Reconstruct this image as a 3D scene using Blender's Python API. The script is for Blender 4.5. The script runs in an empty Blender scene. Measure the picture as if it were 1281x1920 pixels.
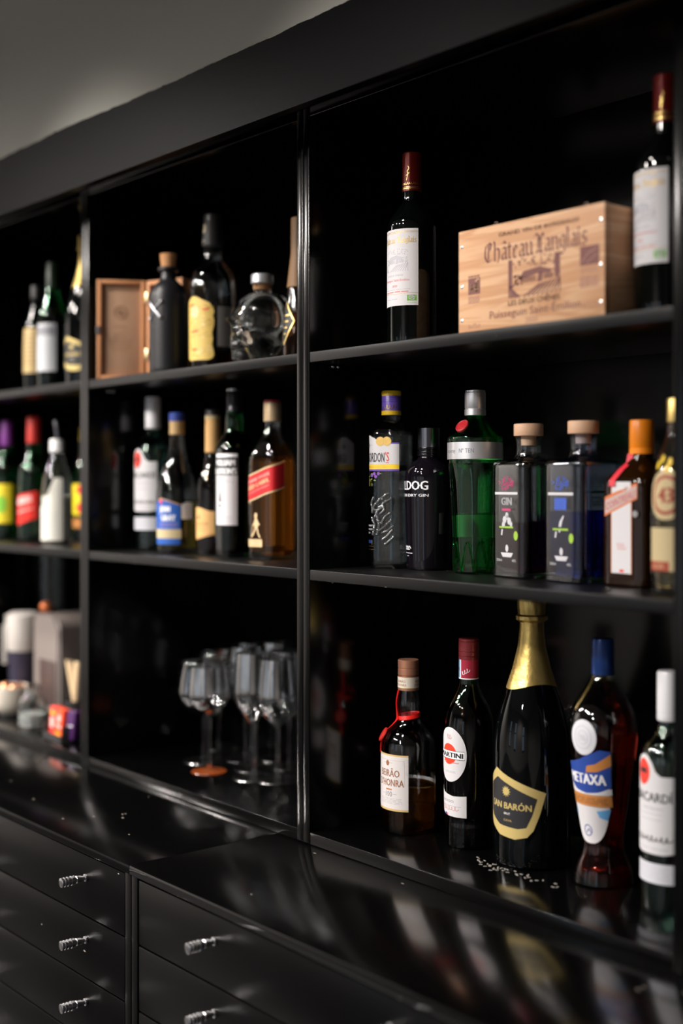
import bpy, bmesh, math, random
from mathutils import Vector, Matrix
random.seed(7)
PI = math.pi
S = bpy.context.scene
COL = S.collection

# ------------------------------------------------------------------ camera
cam = bpy.data.objects.new('camera', bpy.data.cameras.new('camera')); COL.objects.link(cam)
cam.location = (1.7949, -1.3993, 1.55)
cam.rotation_euler = (PI/2, 0, math.radians(50.3285))
cam.data.sensor_fit = 'AUTO'; cam.data.sensor_width = 36; cam.data.lens = 45.0
cam.data.shift_y = -55/1920
cam.data.clip_start = .05
cam.data.dof.use_dof = True
cam.data.dof.focus_distance = 2.19
cam.data.dof.aperture_fstop = 1.25
S.camera = cam
S.view_settings.view_transform = 'Standard'; S.view_settings.look = 'None'
S.view_settings.gamma = 1; S.view_settings.exposure = 0.0
S.view_settings.use_curve_mapping = False

# ------------------------------------------------------------------ world (dim evening daylight seen through the room's windows)
w = bpy.data.worlds.new('world'); S.world = w; w.use_nodes = True
bg = w.node_tree.nodes['Background']; bg.inputs[0].default_value = (.62, .80, 1, 1); bg.inputs[1].default_value = 1.3

# ------------------------------------------------------------------ lamps: ceiling spots of the room, then added wide fill
def spot(x, y, z, tx, ty, tz, power, r=.028, size=100, blend=.6, col=(1, .93, .87)):
    l = bpy.data.lights.new('ceiling_spot', 'SPOT'); l.energy = power; l.shadow_soft_size = r
    l.spot_size = math.radians(size); l.spot_blend = blend; l.color = col
    o = bpy.data.objects.new('ceiling_spot', l); COL.objects.link(o); o.location = (x, y, z)
    o.rotation_euler = (Vector((tx, ty, tz)) - Vector((x, y, z))).to_track_quat('-Z', 'Y').to_euler()
    return o
for (x, y, p) in ((-1.75, -1.05, 90), (-.80, -1.05, 80), (.15, -1.05, 66),
                  (-1.4, -2.6, 150), (-.5, -2.6, 150), (.4, -2.6, 120)):
    spot(x, y, 2.93, x*.85+.2, .1, 1.20 if y > -1.2 else 1.20, p, r=.08, size=52 if y > -1.2 else 37, blend=.4)
for x, y in ((-3.4, -1.8), (-2.4, -1.7), (-1.2, -2.2), (.8, -4.0)):       # unseen wide fill lamps, added to brighten the room and upper wall
    spot(x, y, 2.93, x, y-.1, 0, 330, r=.08, size=165, blend=.8)

# ------------------------------------------------------------------ materials
MATS = {}
def lin(c):
    if isinstance(c, str):
        c = tuple(int(c[i:i+2], 16)/255 for i in (0, 2, 4))
        return tuple(v/12.92 if v <= .04045 else ((v+.055)/1.055)**2.4 for v in c)
    return c
def P(name, col, rough=.5, metal=0, trans=0, ior=1.45, coat=0, bump=None, spec=.5):
    if name in MATS: return MATS[name]
    m = bpy.data.materials.new(name); m.use_nodes = True
    nt = m.node_tree; b = nt.nodes['Principled BSDF']
    b.inputs['Base Color'].default_value = (*lin(col), 1); b.inputs['Roughness'].default_value = rough
    b.inputs['Metallic'].default_value = metal; b.inputs['Transmission Weight'].default_value = trans
    b.inputs['IOR'].default_value = ior; b.inputs['Coat Weight'].default_value = coat
    b.inputs['Coat Roughness'].default_value = .08
    b.inputs['Specular IOR Level'].default_value = spec
    if bump:
        sc, st = bump
        tc = nt.nodes.new('ShaderNodeTexCoord'); n = nt.nodes.new('ShaderNodeTexNoise'); n.inputs['Scale'].default_value = sc
        n.inputs['Detail'].default_value = 3
        bp = nt.nodes.new('ShaderNodeBump'); bp.inputs['Strength'].default_value = st; bp.inputs['Distance'].default_value = .002
        nt.links.new(tc.outputs['Object'], n.inputs['Vector']); nt.links.new(n.outputs['Fac'], bp.inputs['Height'])
        nt.links.new(bp.outputs[0], b.inputs['Normal'])
    MATS[name] = m
    return m

def paint_black(name, rough, speck=.0, base=.006, bumpst=.05, scale=160, spec=.5):
    """glossy black lacquer with wear specks and faint brush unevenness"""
    m = P(name, (base, base, base*1.05), rough, spec=spec)
    nt = m.node_tree; b = nt.nodes['Principled BSDF']; L = nt.links.new
    tc = nt.nodes.new('ShaderNodeTexCoord')
    n = nt.nodes.new('ShaderNodeTexNoise'); n.inputs['Scale'].default_value = 14; n.inputs['Detail'].default_value = 4
    bp = nt.nodes.new('ShaderNodeBump'); bp.inputs['Strength'].default_value = bumpst; bp.inputs['Distance'].default_value = .004
    L(tc.outputs['Object'], n.inputs['Vector']); L(n.outputs['Fac'], bp.inputs['Height']); L(bp.outputs[0], b.inputs['Normal'])
    if speck:
        v = nt.nodes.new('ShaderNodeTexVoronoi'); v.inputs['Scale'].default_value = scale; v.inputs['Randomness'].default_value = 1
        mp = nt.nodes.new('ShaderNodeMapping'); mp.inputs['Scale'].default_value = (.35, 1, 1)
        L(tc.outputs['Object'], mp.inputs[0]); L(mp.outputs[0], v.inputs['Vector'])
        lt = nt.nodes.new('ShaderNodeMath'); lt.operation = 'LESS_THAN'; lt.inputs[1].default_value = .17
        L(v.outputs['Distance'], lt.inputs[0])
        sep = nt.nodes.new('ShaderNodeSeparateColor'); L(v.outputs['Color'], sep.inputs[0])
        gt = nt.nodes.new('ShaderNodeMath'); gt.operation = 'LESS_THAN'; gt.inputs[1].default_value = speck; L(sep.outputs[0], gt.inputs[0])
        # wear gathers in patches
        n2 = nt.nodes.new('ShaderNodeTexNoise'); n2.inputs['Scale'].default_value = 3.5; L(tc.outputs['Object'], n2.inputs['Vector'])
        g2 = nt.nodes.new('ShaderNodeMath'); g2.operation = 'GREATER_THAN'; g2.inputs[1].default_value = .5; L(n2.outputs['Fac'], g2.inputs[0])
        m1 = nt.nodes.new('ShaderNodeMath'); m1.operation = 'MULTIPLY'; L(lt.outputs[0], m1.inputs[0]); L(gt.outputs[0], m1.inputs[1])
        m2 = nt.nodes.new('ShaderNodeMath'); m2.operation = 'MULTIPLY'; L(m1.outputs[0], m2.inputs[0]); L(g2.outputs[0], m2.inputs[1])
        mx = nt.nodes.new('ShaderNodeMix'); mx.data_type = 'RGBA'
        mx.inputs[6].default_value = (base, base, base*1.05, 1); mx.inputs[7].default_value = (.35, .31, .27, 1)
        L(m2.outputs[0], mx.inputs[0]); L(mx.outputs[2], b.inputs['Base Color'])
    return m
LAC = paint_black('black_lacquer', .16, bumpst=.03, base=.001)
LACS = paint_black('black_lacquer_shelf', .34, speck=.05, scale=220, base=.003, spec=.35)
LACC = paint_black('black_lacquer_counter', .15, speck=.03, scale=130, spec=.8, bumpst=.02, base=.0012)
LACD = paint_black('black_lacquer_drawer', .30, speck=.012, scale=120, base=.0010, spec=.30)
LACE = paint_black('black_lacquer_edge', .42, speck=.10, scale=260, base=.022)
CORN = P('black_satin_paint', (.0022, .0022, .0026), .36, spec=.08, bump=(60, .15))
MAT = P
def T(name, tint, rough=.0, refl=.045):
    """bottle glass wall: tinted see-through with a clear-coat style reflection that grows towards the edges"""
    if name in MATS: return MATS[name]
    m = bpy.data.materials.new(name); m.use_nodes = True; nt = m.node_tree; nt.nodes.clear(); L = nt.links.new; N = nt.nodes.new
    out = N('ShaderNodeOutputMaterial'); lw = N('ShaderNodeLayerWeight'); lw.inputs[0].default_value = .5
    c0 = tuple(max(v, .0005)**.25 for v in tint); c1 = tuple(max(v*.93, .0005)**.55 for v in tint)
    mx = N('ShaderNodeMix'); mx.data_type = 'RGBA'; mx.inputs[6].default_value = (*c0, 1); mx.inputs[7].default_value = (*c1, 1)
    p2 = N('ShaderNodeMath'); p2.operation = 'POWER'; p2.inputs[1].default_value = 2.2; L(lw.outputs['Facing'], p2.inputs[0]); L(p2.outputs[0], mx.inputs[0])
    tr = N('ShaderNodeBsdfTransparent'); L(mx.outputs[2], tr.inputs[0])
    gl = N('ShaderNodeBsdfGlossy'); gl.inputs['Roughness'].default_value = max(rough, .015)
    p5 = N('ShaderNodeMath'); p5.operation = 'POWER'; p5.inputs[1].default_value = 3.2; L(lw.outputs['Facing'], p5.inputs[0])
    ma = N('ShaderNodeMath'); ma.operation = 'MULTIPLY_ADD'; ma.inputs[1].default_value = .80; ma.inputs[2].default_value = refl; L(p5.outputs[0], ma.inputs[0])
    ms = N('ShaderNodeMixShader'); L(ma.outputs[0], ms.inputs[0]); L(tr.outputs[0], ms.inputs[1]); L(gl.outputs[0], ms.inputs[2]); L(ms.outputs[0], out.inputs[0])
    MATS[name] = m; return m
def LQ(name, col, ior=1.34, see=.6):
    """liquid: refracting, partly passing light straight on"""
    if name in MATS: return MATS[name]
    m = bpy.data.materials.new(name); m.use_nodes = True; nt = m.node_tree; nt.nodes.clear(); L = nt.links.new; N = nt.nodes.new
    out = N('ShaderNodeOutputMaterial'); c = (*[max(v, .0005)**.5 for v in col], 1)
    g = N('ShaderNodeBsdfGlass'); g.inputs['Color'].default_value = c; g.inputs['IOR'].default_value = ior; g.inputs['Roughness'].default_value = 0
    tr = N('ShaderNodeBsdfTransparent'); tr.inputs[0].default_value = c
    ms = N('ShaderNodeMixShader'); ms.inputs[0].default_value = see; L(g.outputs[0], ms.inputs[1]); L(tr.outputs[0], ms.inputs[2]); L(ms.outputs[0], out.inputs[0])
    MATS[name] = m; return m
def PAP(name, col, tl=.3):
    """paper: diffuse with some light passing through"""
    if name in MATS: return MATS[name]
    m = P(name, col, .55); nt = m.node_tree; N = nt.nodes.new; L = nt.links.new
    b = nt.nodes['Principled BSDF']; out = nt.nodes['Material Output']
    t = N('ShaderNodeBsdfTranslucent'); t.inputs[0].default_value = (*lin(col), 1)
    ms = N('ShaderNodeMixShader'); ms.inputs[0].default_value = tl; L(b.outputs[0], ms.inputs[1]); L(t.outputs[0], ms.inputs[2]); L(ms.outputs[0], out.inputs[0])
    return m
CLEAR = T('clear_glass', (.84, .90, .89), 0, .036)
CAST = P('cast_glass', (.95, .98, .97), 0, trans=1)
GREEN = T('green_glass', (.02, .38, .09))
GREEN2 = T('bright_green_glass', (.10, .97, .24))
PALEG = T('pale_green_glass', (.42, .80, .64))
DKG = P('dark_bottle_glass', (.0008, .0014, .0012), .045)
BRN = P('brown_bottle_glass', (.012, .004, .001), .03)
AMB = LQ('amber_liquid', (.97, .36, .04), 1.36)
AMBL = LQ('deep_amber_liquid', (1.0, .36, .03), 1.36)
GOLDL = LQ('golden_liquid', (.97, .72, .18), 1.36)
REDL = LQ('red_amber_liquid', (.55, .035, .008), 1.36)
DARKL = LQ('dark_rum_liquid', (.10, .015, .004), 1.36)
PINKL = LQ('pink_liquid', (.45, .03, .16), 1.34)
BLUEL = LQ('blue_liquid', (.03, .10, .80), 1.34)
WATER = LQ('clear_spirit', (.93, .96, .96), 1.36)
PAPER = PAP('white_label_paper', 'efedf0')
CREAM = PAP('cream_paper', 'e3cfa0')
CHROME = P('chrome', (.90, .90, .92), .2, metal=1)
SILV = P('silver_foil', (.80, .80, .82), .25, metal=1)
GOLDM = P('gold_foil', (.80, .58, .20), .33, metal=1)
GOLDP = P('gold_print', (.62, .42, .13), .4, metal=.3)
CORK = P('cork', 'b98557', .8, bump=(300, .5))
WOODC = P('pale_wood_stopper', 'dfb492', .55, bump=(200, .2))
INK = P('black_ink', (.02, .02, .025), .5)
GREYI = P('grey_ink', (.22, .22, .25), .5)
LGREY = P('light_grey_ink', (.45, .45, .50), .5)
WHT = P('white_print', (.85, .85, .87), .5)
REDI = P('red_ink', (.70, .03, .02), .5)
BROWNI = P('brown_ink', (.28, .10, .05), .5)
NAVY = P('navy_print', (.02, .06, .30), .45)
YEL = P('yellow_print', (.90, .60, .03), .45)
GRN = P('leaf_green_print', (.20, .60, .05), .45)
PURP = P('purple_plastic', (.14, .08, .46), .3)

# ------------------------------------------------------------------ scene helpers
def tag(o, label=None, cat=None, group=None, kind=None):
    if label: o['label'] = label
    if cat: o['category'] = cat
    if group: o['group'] = group
    if kind: o['kind'] = kind
    return o
def thing(name, label, cat, loc, rz=0, group=None):
    o = bpy.data.objects.new(name, None); o.empty_display_size = .02; COL.objects.link(o)
    o.location = loc; o.rotation_euler = (0, 0, rz)
    return tag(o, label, cat, group)
def link(name, bm, mats, parent=None, smooth=True, recalc=True):
    if recalc: bmesh.ops.recalc_face_normals(bm, faces=bm.faces)
    me = bpy.data.meshes.new(name); bm.to_mesh(me); bm.free()
    for m in (mats if isinstance(mats, (list, tuple)) else [mats]): me.materials.append(m)
    if smooth:
        me.shade_smooth()
        me.set_sharp_from_angle(angle=math.radians(38))
    o = bpy.data.objects.new(name, me); COL.objects.link(o)
    if parent: o.parent = parent
    return o
def add_box(bm, x0, y0, z0, x1, y1, z1, bevel=0, seg=2, rot=None, mi=0):
    r = bmesh.ops.create_cube(bm, size=1)
    vs = r['verts']
    M = Matrix.Translation(((x0+x1)/2, (y0+y1)/2, (z0+z1)/2)) @ Matrix.Diagonal((x1-x0, y1-y0, z1-z0, 1))
    if rot: M = rot @ M
    bmesh.ops.transform(bm, matrix=M, verts=vs)
    fs = list({f for v in vs for f in v.link_faces})
    for f in fs: f.material_index = mi
    if bevel:
        es = list({e for v in vs for e in v.link_edges})
        bmesh.ops.bevel(bm, geom=es, offset=bevel, segments=seg, affect='EDGES', profile=.5)
def box(name, x0, y0, z0, x1, y1, z1, mat, parent=None, bevel=.001, seg=2):
    bm = bmesh.new(); add_box(bm, x0, y0, z0, x1, y1, z1, bevel, seg)
    return link(name, bm, mat, parent)
def chaikin(pts, n=2):
    """smooth the profile; two equal points in a row keep a corner sharp"""
    for _ in range(n):
        out = [pts[0]]
        for a, b in zip(pts, pts[1:]):
            if a == b: out += [a, b]; continue
            q = tuple(.75*u+.25*v for u, v in zip(a, b)); r = tuple(.25*u+.75*v for u, v in zip(a, b))
            out += [q, r]
        out.append(pts[-1]); pts = out
    res = [pts[0]]
    for p in pts[1:]:
        if max(abs(u-v) for u, v in zip(p, res[-1])) > 1e-6: res.append(p)
    return res
def P3(prof):  # (z, r[, e]) -> (z, r, e)
    return [(p[0], p[1], p[2] if len(p) > 2 else 2.0) for p in prof]
def rho(r, e, th):
    if e <= 2.001: return r
    return r/((abs(math.cos(th))**e+abs(math.sin(th))**e)**(1/e))
def add_lathe(bm, prof, n=56, yscale=1, mi=0, off=(0, 0)):
    rings = []
    for (z, r, e) in prof:
        if r < 1e-5: rings.append([bm.verts.new((off[0], off[1], z))]); continue
        ring = []
        for k in range(n):
            th = 2*PI*k/n+PI/n; q = rho(r, e, th)
            ring.append(bm.verts.new((off[0]+q*math.cos(th), off[1]+yscale*q*math.sin(th), z)))
        rings.append(ring)
    for a, b in zip(rings, rings[1:]):
        if len(a) == 1 and len(b) == 1: continue
        for k in range(n):
            k2 = (k+1) % n
            if len(a) == 1: f = bm.faces.new((a[0], b[k2], b[k]))
            elif len(b) == 1: f = bm.faces.new((a[k], a[k2], b[0]))
            else: f = bm.faces.new((a[k], a[k2], b[k2], b[k]))
            f.material_index = mi
def lathe(name, prof, mat, parent=None, n=56, smooth=0, yscale=1, off=(0, 0)):
    prof = P3(prof)
    if smooth: prof = chaikin(prof, smooth)
    bm = bmesh.new(); add_lathe(bm, prof, n, yscale, 0, off)
    return link(name, bm, mat, parent)
def tube(name, pts, r, mat, parent=None, n=10, flat=1, add=None):
    """swept round or flattened tube along points"""
    bm = add or bmesh.new(); rings = []
    pts = [Vector(p) for p in pts]
    for i, p in enumerate(pts):
        d = (pts[min(i+1, len(pts)-1)]-pts[max(i-1, 0)]).normalized()
        up = Vector((0, 0, 1)) if abs(d.z) < .95 else Vector((1, 0, 0))
        a = d.cross(up).normalized(); b = a.cross(d).normalized()
        rings.append([bm.verts.new(p+a*r*math.cos(2*PI*k/n)*flat+b*r*math.sin(2*PI*k/n)) for k in range(n)])
    for u, v in zip(rings, rings[1:]):
        for k in range(n): bm.faces.new((u[k], u[(k+1) % n], v[(k+1) % n], v[k]))
    bm.faces.new(rings[0]); bm.faces.new(list(reversed(rings[-1])))
    if add is None: return link(name, bm, mat, parent)

# ------------------------------------------------------------------ printing (labels): flat shapes laid on a surface by a mapping function
_tc = {}
def text_mesh(s):
    if s in _tc: return _tc[s]
    cu = bpy.data.curves.new('t', 'FONT'); cu.body = s; cu.size = 1; cu.resolution_u = 2; cu.align_x = 'LEFT'
    o = bpy.data.objects.new('t', cu); COL.objects.link(o)
    dg = bpy.context.evaluated_depsgraph_get(); me = bpy.data.meshes.new_from_object(o.evaluated_get(dg))
    vs = [(v.co.x, v.co.y) for v in me.vertices]; fs = [tuple(p.vertices) for p in me.polygons]
    bpy.data.objects.remove(o); bpy.data.curves.remove(cu); bpy.data.meshes.remove(me)
    x0 = min(v[0] for v in vs); x1 = max(v[0] for v in vs); y0 = min(v[1] for v in vs); y1 = max(v[1] for v in vs)
    _tc[s] = (vs, fs, x0, x1, y0, y1); return _tc[s]
BL = {'C': (4.6, [[(3.7, 6.7), (2.6, 7.8), (1, 6.9), (.5, 5), (.5, 2.4), (1.2, .8), (2.4, .1), (3.9, 1.1)], [(2.1, 7.2), (2.1, .9)], [(3.1, 6.6), (3.1, 4.8)]]),
 'L': (4.9, [[(0, 6.3), (.9, 7.7), (2, 6.8), (2, 1.7), (.9, .3)], [(.9, .3), (2.5, .9), (3.7, .1), (4.6, 1.2)], [(2, 4.2), (3, 6.7), (4, 7.6), (4.4, 6.2)], [(3.1, 6.3), (3.1, 1)]]),
 'h': (3.5, [[(0, 8), (.5, 7.4), (.5, .7), (.9, .2)], [(.5, 4.2), (1.6, 5.1), (2.6, 4.4), (2.6, 1), (1.9, -.8)]]),
 'a': (3.2, [[(.4, 4.5), (1.2, 5.1), (2.2, 4.5), (2.2, .7), (2.8, .1)], [(2.2, 2.9), (.6, 2.3), (.5, .9), (1.1, .2), (2.2, .8)]]),
 'A': (3.2, [[(.4, 4.5), (1.2, 5.1), (2.2, 4.5), (2.2, .7), (2.8, .1)], [(2.2, 2.9), (.6, 2.3), (.5, .9), (1.1, .2), (2.2, .8)], [(.5, 6.4), (1.4, 7.4), (2.3, 6.4)]]),
 't': (2.2, [[(.6, 6.4), (.6, .8), (1.1, .1), (1.8, .5)], [(-.3, 4.9), (1.7, 4.9)]]),
 'e': (2.8, [[(2.1, .7), (1.2, .1), (.5, .8), (.5, 4.4), (1.4, 5.1), (2.1, 4.2), (.5, 2.6)]]),
 'u': (3.5, [[(0, 5.2), (.5, 4.6), (.5, .9), (1.2, .1), (2.5, .9)], [(2, 5.2), (2.5, 4.6), (2.5, .7), (3.1, .1)]]),
 'n': (3.5, [[(0, 5.2), (.5, 4.6), (.5, .6), (.9, .1)], [(.5, 4.2), (1.6, 5.1), (2.5, 4.5), (2.5, .7), (3.1, .1)]]),
 'g': (3.3, [[(2.4, 4.9), (1.2, 5.1), (.5, 4.4), (.5, 1.4), (1.2, .7), (2.4, 1.4)], [(2.9, 5.2), (2.4, 4.8), (2.4, -.8), (1.4, -1.9), (.1, -1.2)]]),
 'l': (1.6, [[(0, 8), (.5, 7.4), (.5, .7), (1, .1)]]),
 'i': (1.6, [[(0, 5.2), (.5, 4.6), (.5, .7), (1, .1)], [(.2, 7), (.8, 6.3)]]),
 's': (2.9, [[(2.3, 4.5), (1.4, 5.1), (.6, 4.3), (.7, 3.2), (2.1, 2.2), (2.2, 1), (1.3, .1), (.2, .7)]]),
 ' ': (1.6, [])}
class Decal:
    def __init__(s): s.bm = bmesh.new(); s.lay = s.bm.faces.layers.int.new('layer'); s.mats = []
    def mi(s, m):
        if m not in s.mats: s.mats.append(m)
        return s.mats.index(m)
    def face(s, mat, pts, l=0):
        f = s.bm.faces.new([s.bm.verts.new((p[0], p[1], l)) for p in pts]); f.material_index = s.mi(mat); f[s.lay] = l; return f
    def poly(s, mat, pts, l=0): return s.face(mat, pts, l)
    def rect(s, mat, x0, y0, x1, y1, l=0): s.face(mat, [(x0, y0), (x1, y0), (x1, y1), (x0, y1)], l)
    def ell(s, mat, cx, cy, rx, ry, l=0, n=28): s.face(mat, [(cx+rx*math.cos(2*PI*k/n), cy+ry*math.sin(2*PI*k/n)) for k in range(n)], l)
    def ring(s, mat, cx, cy, rx, ry, t, l=0, n=28):
        for k in range(n):
            a, b = 2*PI*k/n, 2*PI*(k+1)/n
            s.face(mat, [(cx+rx*math.cos(a), cy+ry*math.sin(a)), (cx+rx*math.cos(b), cy+ry*math.sin(b)),
                         (cx+(rx-t)*math.cos(b), cy+(ry-t)*math.sin(b)), (cx+(rx-t)*math.cos(a), cy+(ry-t)*math.sin(a))], l)
    def text(s, mat, body, cx, cy, h, w=None, l=1, slope=0, bold=0):
        vs, fs, x0, x1, y0, y1 = text_mesh(body)
        ky = h/.72; kx = (w/(x1-x0)) if w else ky
        for dx in ([0] if not bold else [-bold, 0, bold]):
            bv = []
            for (x, y) in vs:
                X = (x-(x0+x1)/2)*kx+dx
                bv.append(s.bm.verts.new((cx+X, cy+(y-.36)*ky+slope*X, l)))
            for f in fs:
                try: g = s.bm.faces.new([bv[i] for i in f]); g.material_index = s.mi(mat); g[s.lay] = l
                except ValueError: pass
    def line(s, mat, pts, t, l=1):
        for a, b in zip(pts, pts[1:]):
            d = Vector((b[0]-a[0], b[1]-a[1]))
            if d.length < 1e-7: continue
            q = Vector((-d.y, d.x)).normalized()*t/2
            s.face(mat, [(a[0]-q.x, a[1]-q.y), (b[0]-q.x, b[1]-q.y), (b[0]+q.x, b[1]+q.y), (a[0]+q.x, a[1]+q.y)], l)
    def pen(s, mat, pts, nib, ang=40, l=1):
        v = Vector((math.cos(math.radians(ang)), math.sin(math.radians(ang))))*nib/2
        for a, b in zip(pts, pts[1:]):
            d = Vector((b[0]-a[0], b[1]-a[1])); q = Vector((-d.y, d.x)).normalized()
            u = v if abs(v.dot(q)) > nib*.12 else q*nib*.12
            s.face(mat, [(a[0]-u.x, a[1]-u.y), (b[0]-u.x, b[1]-u.y), (b[0]+u.x, b[1]+u.y), (a[0]+u.x, a[1]+u.y)], l)
    def black(s, mat, word, cx, cy, h, w, l=1, nib=1.0):
        tot = sum(BL[c][0] for c in word); kx = w/tot; ky = h/8; x = cx-w/2
        for c in word:
            for st in BL[c][1]: s.pen(mat, [(x+p[0]*kx, cy+p[1]*ky-h/2) for p in st], nib*(kx+ky)/2, l=l)
            x += BL[c][0]*kx
    def scrawl(s, mat, cx, cy, w, h, t, l=1, n=7, seed=1, slope=0):
        r = random.Random(seed); pts = []
        for i in range(n*6+1):
            u = i/(n*6); a = u*n*2*PI
            pts.append((cx-w/2+w*u+.35*w/n*math.cos(a), cy+h*.5*math.sin(a)*(.4+.6*abs(math.sin(u*9+r.random()*.4)))+slope*w*(u-.5)))
        s.line(mat, pts, t, l)
    def lines(s, mat, x0, x1, y0, y1, n, t, l=1, seed=3):
        r = random.Random(seed)
        for k in range(n):
            y = y1-(y1-y0)*k/max(1, n-1); x = x0
            while x < x1-.002:
                L_ = min(x1-x, r.uniform(.15, .4)*(x1-x0)); s.rect(mat, x, y-t/2, x+L_*.86, y+t/2, l); x += L_
    def build(s, name, parent, fn, cutx=.0035, cuty=.009, lift=.00022, step=.00013):
        bm = s.bm
        bmesh.ops.triangulate(bm, faces=[f for f in bm.faces if len(f.verts) > 4])
        def cut(axis, d):
            c = [v.co[axis] for v in bm.verts]; lo, hi = min(c), max(c); n = int((hi-lo)/d)
            for k in range(n+1):
                p = lo+d*(k+.5); co = [0, 0, 0]; co[axis] = p; no = [0, 0, 0]; no[axis] = 1
                bmesh.ops.bisect_plane(bm, geom=bm.verts[:]+bm.edges[:]+bm.faces[:], plane_co=co, plane_no=no)
        if cutx: cut(0, cutx)
        if cuty: cut(1, cuty)
        for v in bm.verts: v.co = fn(v.co.x, v.co.y, lift+step*v.co.z)
        o = link(name, bm, s.mats, parent, smooth=False, recalc=False)
        return o

# ------------------------------------------------------------------ bottles
class Bottle:
    def __init__(s, name, label, X, Y, Z, H, prof, glass, rz=0, th=.0028, liquid=None, level=.7, smooth=2,
                 solid=False, n=56, cat='bottle', base=.008, yscale=1, group=None):
        s.root = thing(name, label, cat, (X, Y, Z), rz, group)
        s.H = H; s.ys = yscale
        pr = chaikin([(z*H, r, e) for z, r, e in P3(prof)], smooth)
        s.pr = pr
        bm = bmesh.new(); zb = 0
        outer = [(0.0012, 0, 2), (0.0, pr[0][1]*.80, pr[0][2])]+pr
        if solid:
            add_lathe(bm, outer+[(pr[-1][0], 0, 2)], n, yscale)
        else:
            inn = [(z, max(r-th, .0015), e) for z, r, e in pr if z > base]
            inner = [(base+.003, 0, 2), (base+.0005, inn[0][1]*.8, inn[0][2])]+inn
            add_lathe(bm, outer+list(reversed(inner)), n, yscale)
        s.body = link('bottle_body', bm, glass, s.root)
        if liquid and not solid:
            lv = level*H
            lq = [(z, r+.0004, e) for z, r, e in inner if z < lv-.001]
            last = lq[-1]
            # meniscus
            lq = [(lq[0][0]-.0003, 0, 2)]+lq[1:]+[(lv, s.rad(lv)[0]-th+.0004, last[2]), (lv-.0012, (s.rad(lv)[0]-th)*.93, last[2]), (lv-.0012, 0, 2)]
            bm = bmesh.new(); add_lathe(bm, lq, n, yscale); link('liquid', bm, liquid, s.root)
    def rad(s, z):
        for a, b in zip(s.pr, s.pr[1:]):
            if a[0] <= z <= b[0]:
                t = (z-a[0])/(b[0]-a[0]+1e-9); return a[1]+(b[1]-a[1])*t, a[2]+(b[2]-a[2])*t
        return s.pr[-1][1:] if z > s.pr[-1][0] else s.pr[0][1:]
    def wrap(s, az=0, flat=False):
        """mapping label coordinates (s along the arc, t height) to the bottle's surface"""
        ref = max(p[1] for p in s.pr)
        def fn(u, t, off):
            r, e = s.rad(t)
            if flat:
                q = min(abs(u)/r, .999); y = -(max(0, 1-q**e))**(1/e)*r*s.ys; v = Vector((u, y-off, t))
                if az: v.rotate(Matrix.Rotation(az, 3, 'Z'))
                return v
            th = -PI/2+az+u/(ref if ref else 1)
            q = rho(r, e, th)+off
            return Vector((q*math.cos(th), q*math.sin(th)*s.ys, t))
        return fn
    def cap(s, name, z0, z1, r, mat, ribs=0, taper=0, part='cap', top=None, lip=0):
        z0 *= s.H; z1 *= s.H
        pr = [(z0, r*.9), (z0, r)]
        h = z1-z0
        if ribs:
            for k in range(ribs):
                a = z0+h*(.62+.36*k/ribs) if lip else z0+h*(.06+.9*k/ribs)
                pr += [(a, r), (a+h*.01, r*.955), (a+h*.03, r*.955), (a+h*.04, r)]
        pr += [(z1-.0015, r-taper), (z1-.0004, r-taper-.0006), (z1, r-taper-.002), (z1, 0)]
        pr = [(z0, 0)]+pr
        pr.sort(key=lambda p: p[0]) if False else None
        return lathe(name, pr, mat, s.root, 40)

# ================================================================== STRUCTURE
# the recess wall, the painted wall over the unit and the room behind the camera
def struct(o): o['kind'] = 'structure'; return o
WALL = P('greige_wall_paint', (.33, .325, .29), .85, bump=(25, .25))
ROOMW = P('room_wall_paint', (.42, .40, .39), .8, bump=(20, .2))
FLOOR = P('dark_stone_floor', (.014, .014, .015), .35, bump=(8, .2))
struct(box('wall_back', -4.2, .395, 0, 3.6, .55, 3.0, WALL, bevel=0))
struct(box('trim_1', -4.2, -.085, 2.2315, 3.6, .395, 3.0, WALL, bevel=0))          # bulkhead over the cabinet
struct(box('floor', -4.4, -5.4, -.08, 3.8, .55, 0, FLOOR, bevel=0))
struct(box('ceiling', -4.4, -5.4, 3.0, 3.8, .55, 3.1, P('ceiling_paint', (.45, .44, .42), .9), bevel=0))
struct(box('wall_left', -4.4, -5.4, 0, -4.2, .55, 3.0, ROOMW, bevel=0))
struct(box('wall_right', 3.6, -5.4, 0, 3.8, .55, 3.0, ROOMW, bevel=0))
# opposite wall with three tall windows
def wall_front():
    bm = bmesh.new(); y0, y1 = -5.4, -5.2
    xs = [(-2.9, -2.2), (-.9, -.25), (1.6, 2.3)]; x = -4.4
    for a, b in xs:
        add_box(bm, x, y0, 0, a, y1, 3.0); add_box(bm, a, y0, 0, b, y1, .35); add_box(bm, a, y0, 2.5, b, y1, 3.0); x = b
    add_box(bm, x, y0, 0, 3.8, y1, 3.0)
    struct(link('wall_front', bm, ROOMW))
    FR = P('window_frame_paint', (.05, .05, .05), .4)
    for i, (a, b) in enumerate(xs):
        bm = bmesh.new()
        for (p, q, r, t) in ((a, a+.05, .35, 2.5), (b-.05, b, .35, 2.5), (a+.05, b-.05, .35, .42), (a+.05, b-.05, 2.44, 2.5), (a+.05, b-.05, 1.68, 1.74)):
            add_box(bm, p, -5.34, r, q, -5.27, t)
        wf = struct(link('window_%d' % (i+1), bm, FR))
        bm = bmesh.new(); add_box(bm, a+.05, -5.31, .42, b-.05, -5.304, 2.44); link('window_pane', bm, P('window_glass', (1, 1, 1), 0, trans=1, ior=1.02), wf)
wall_front()

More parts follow.
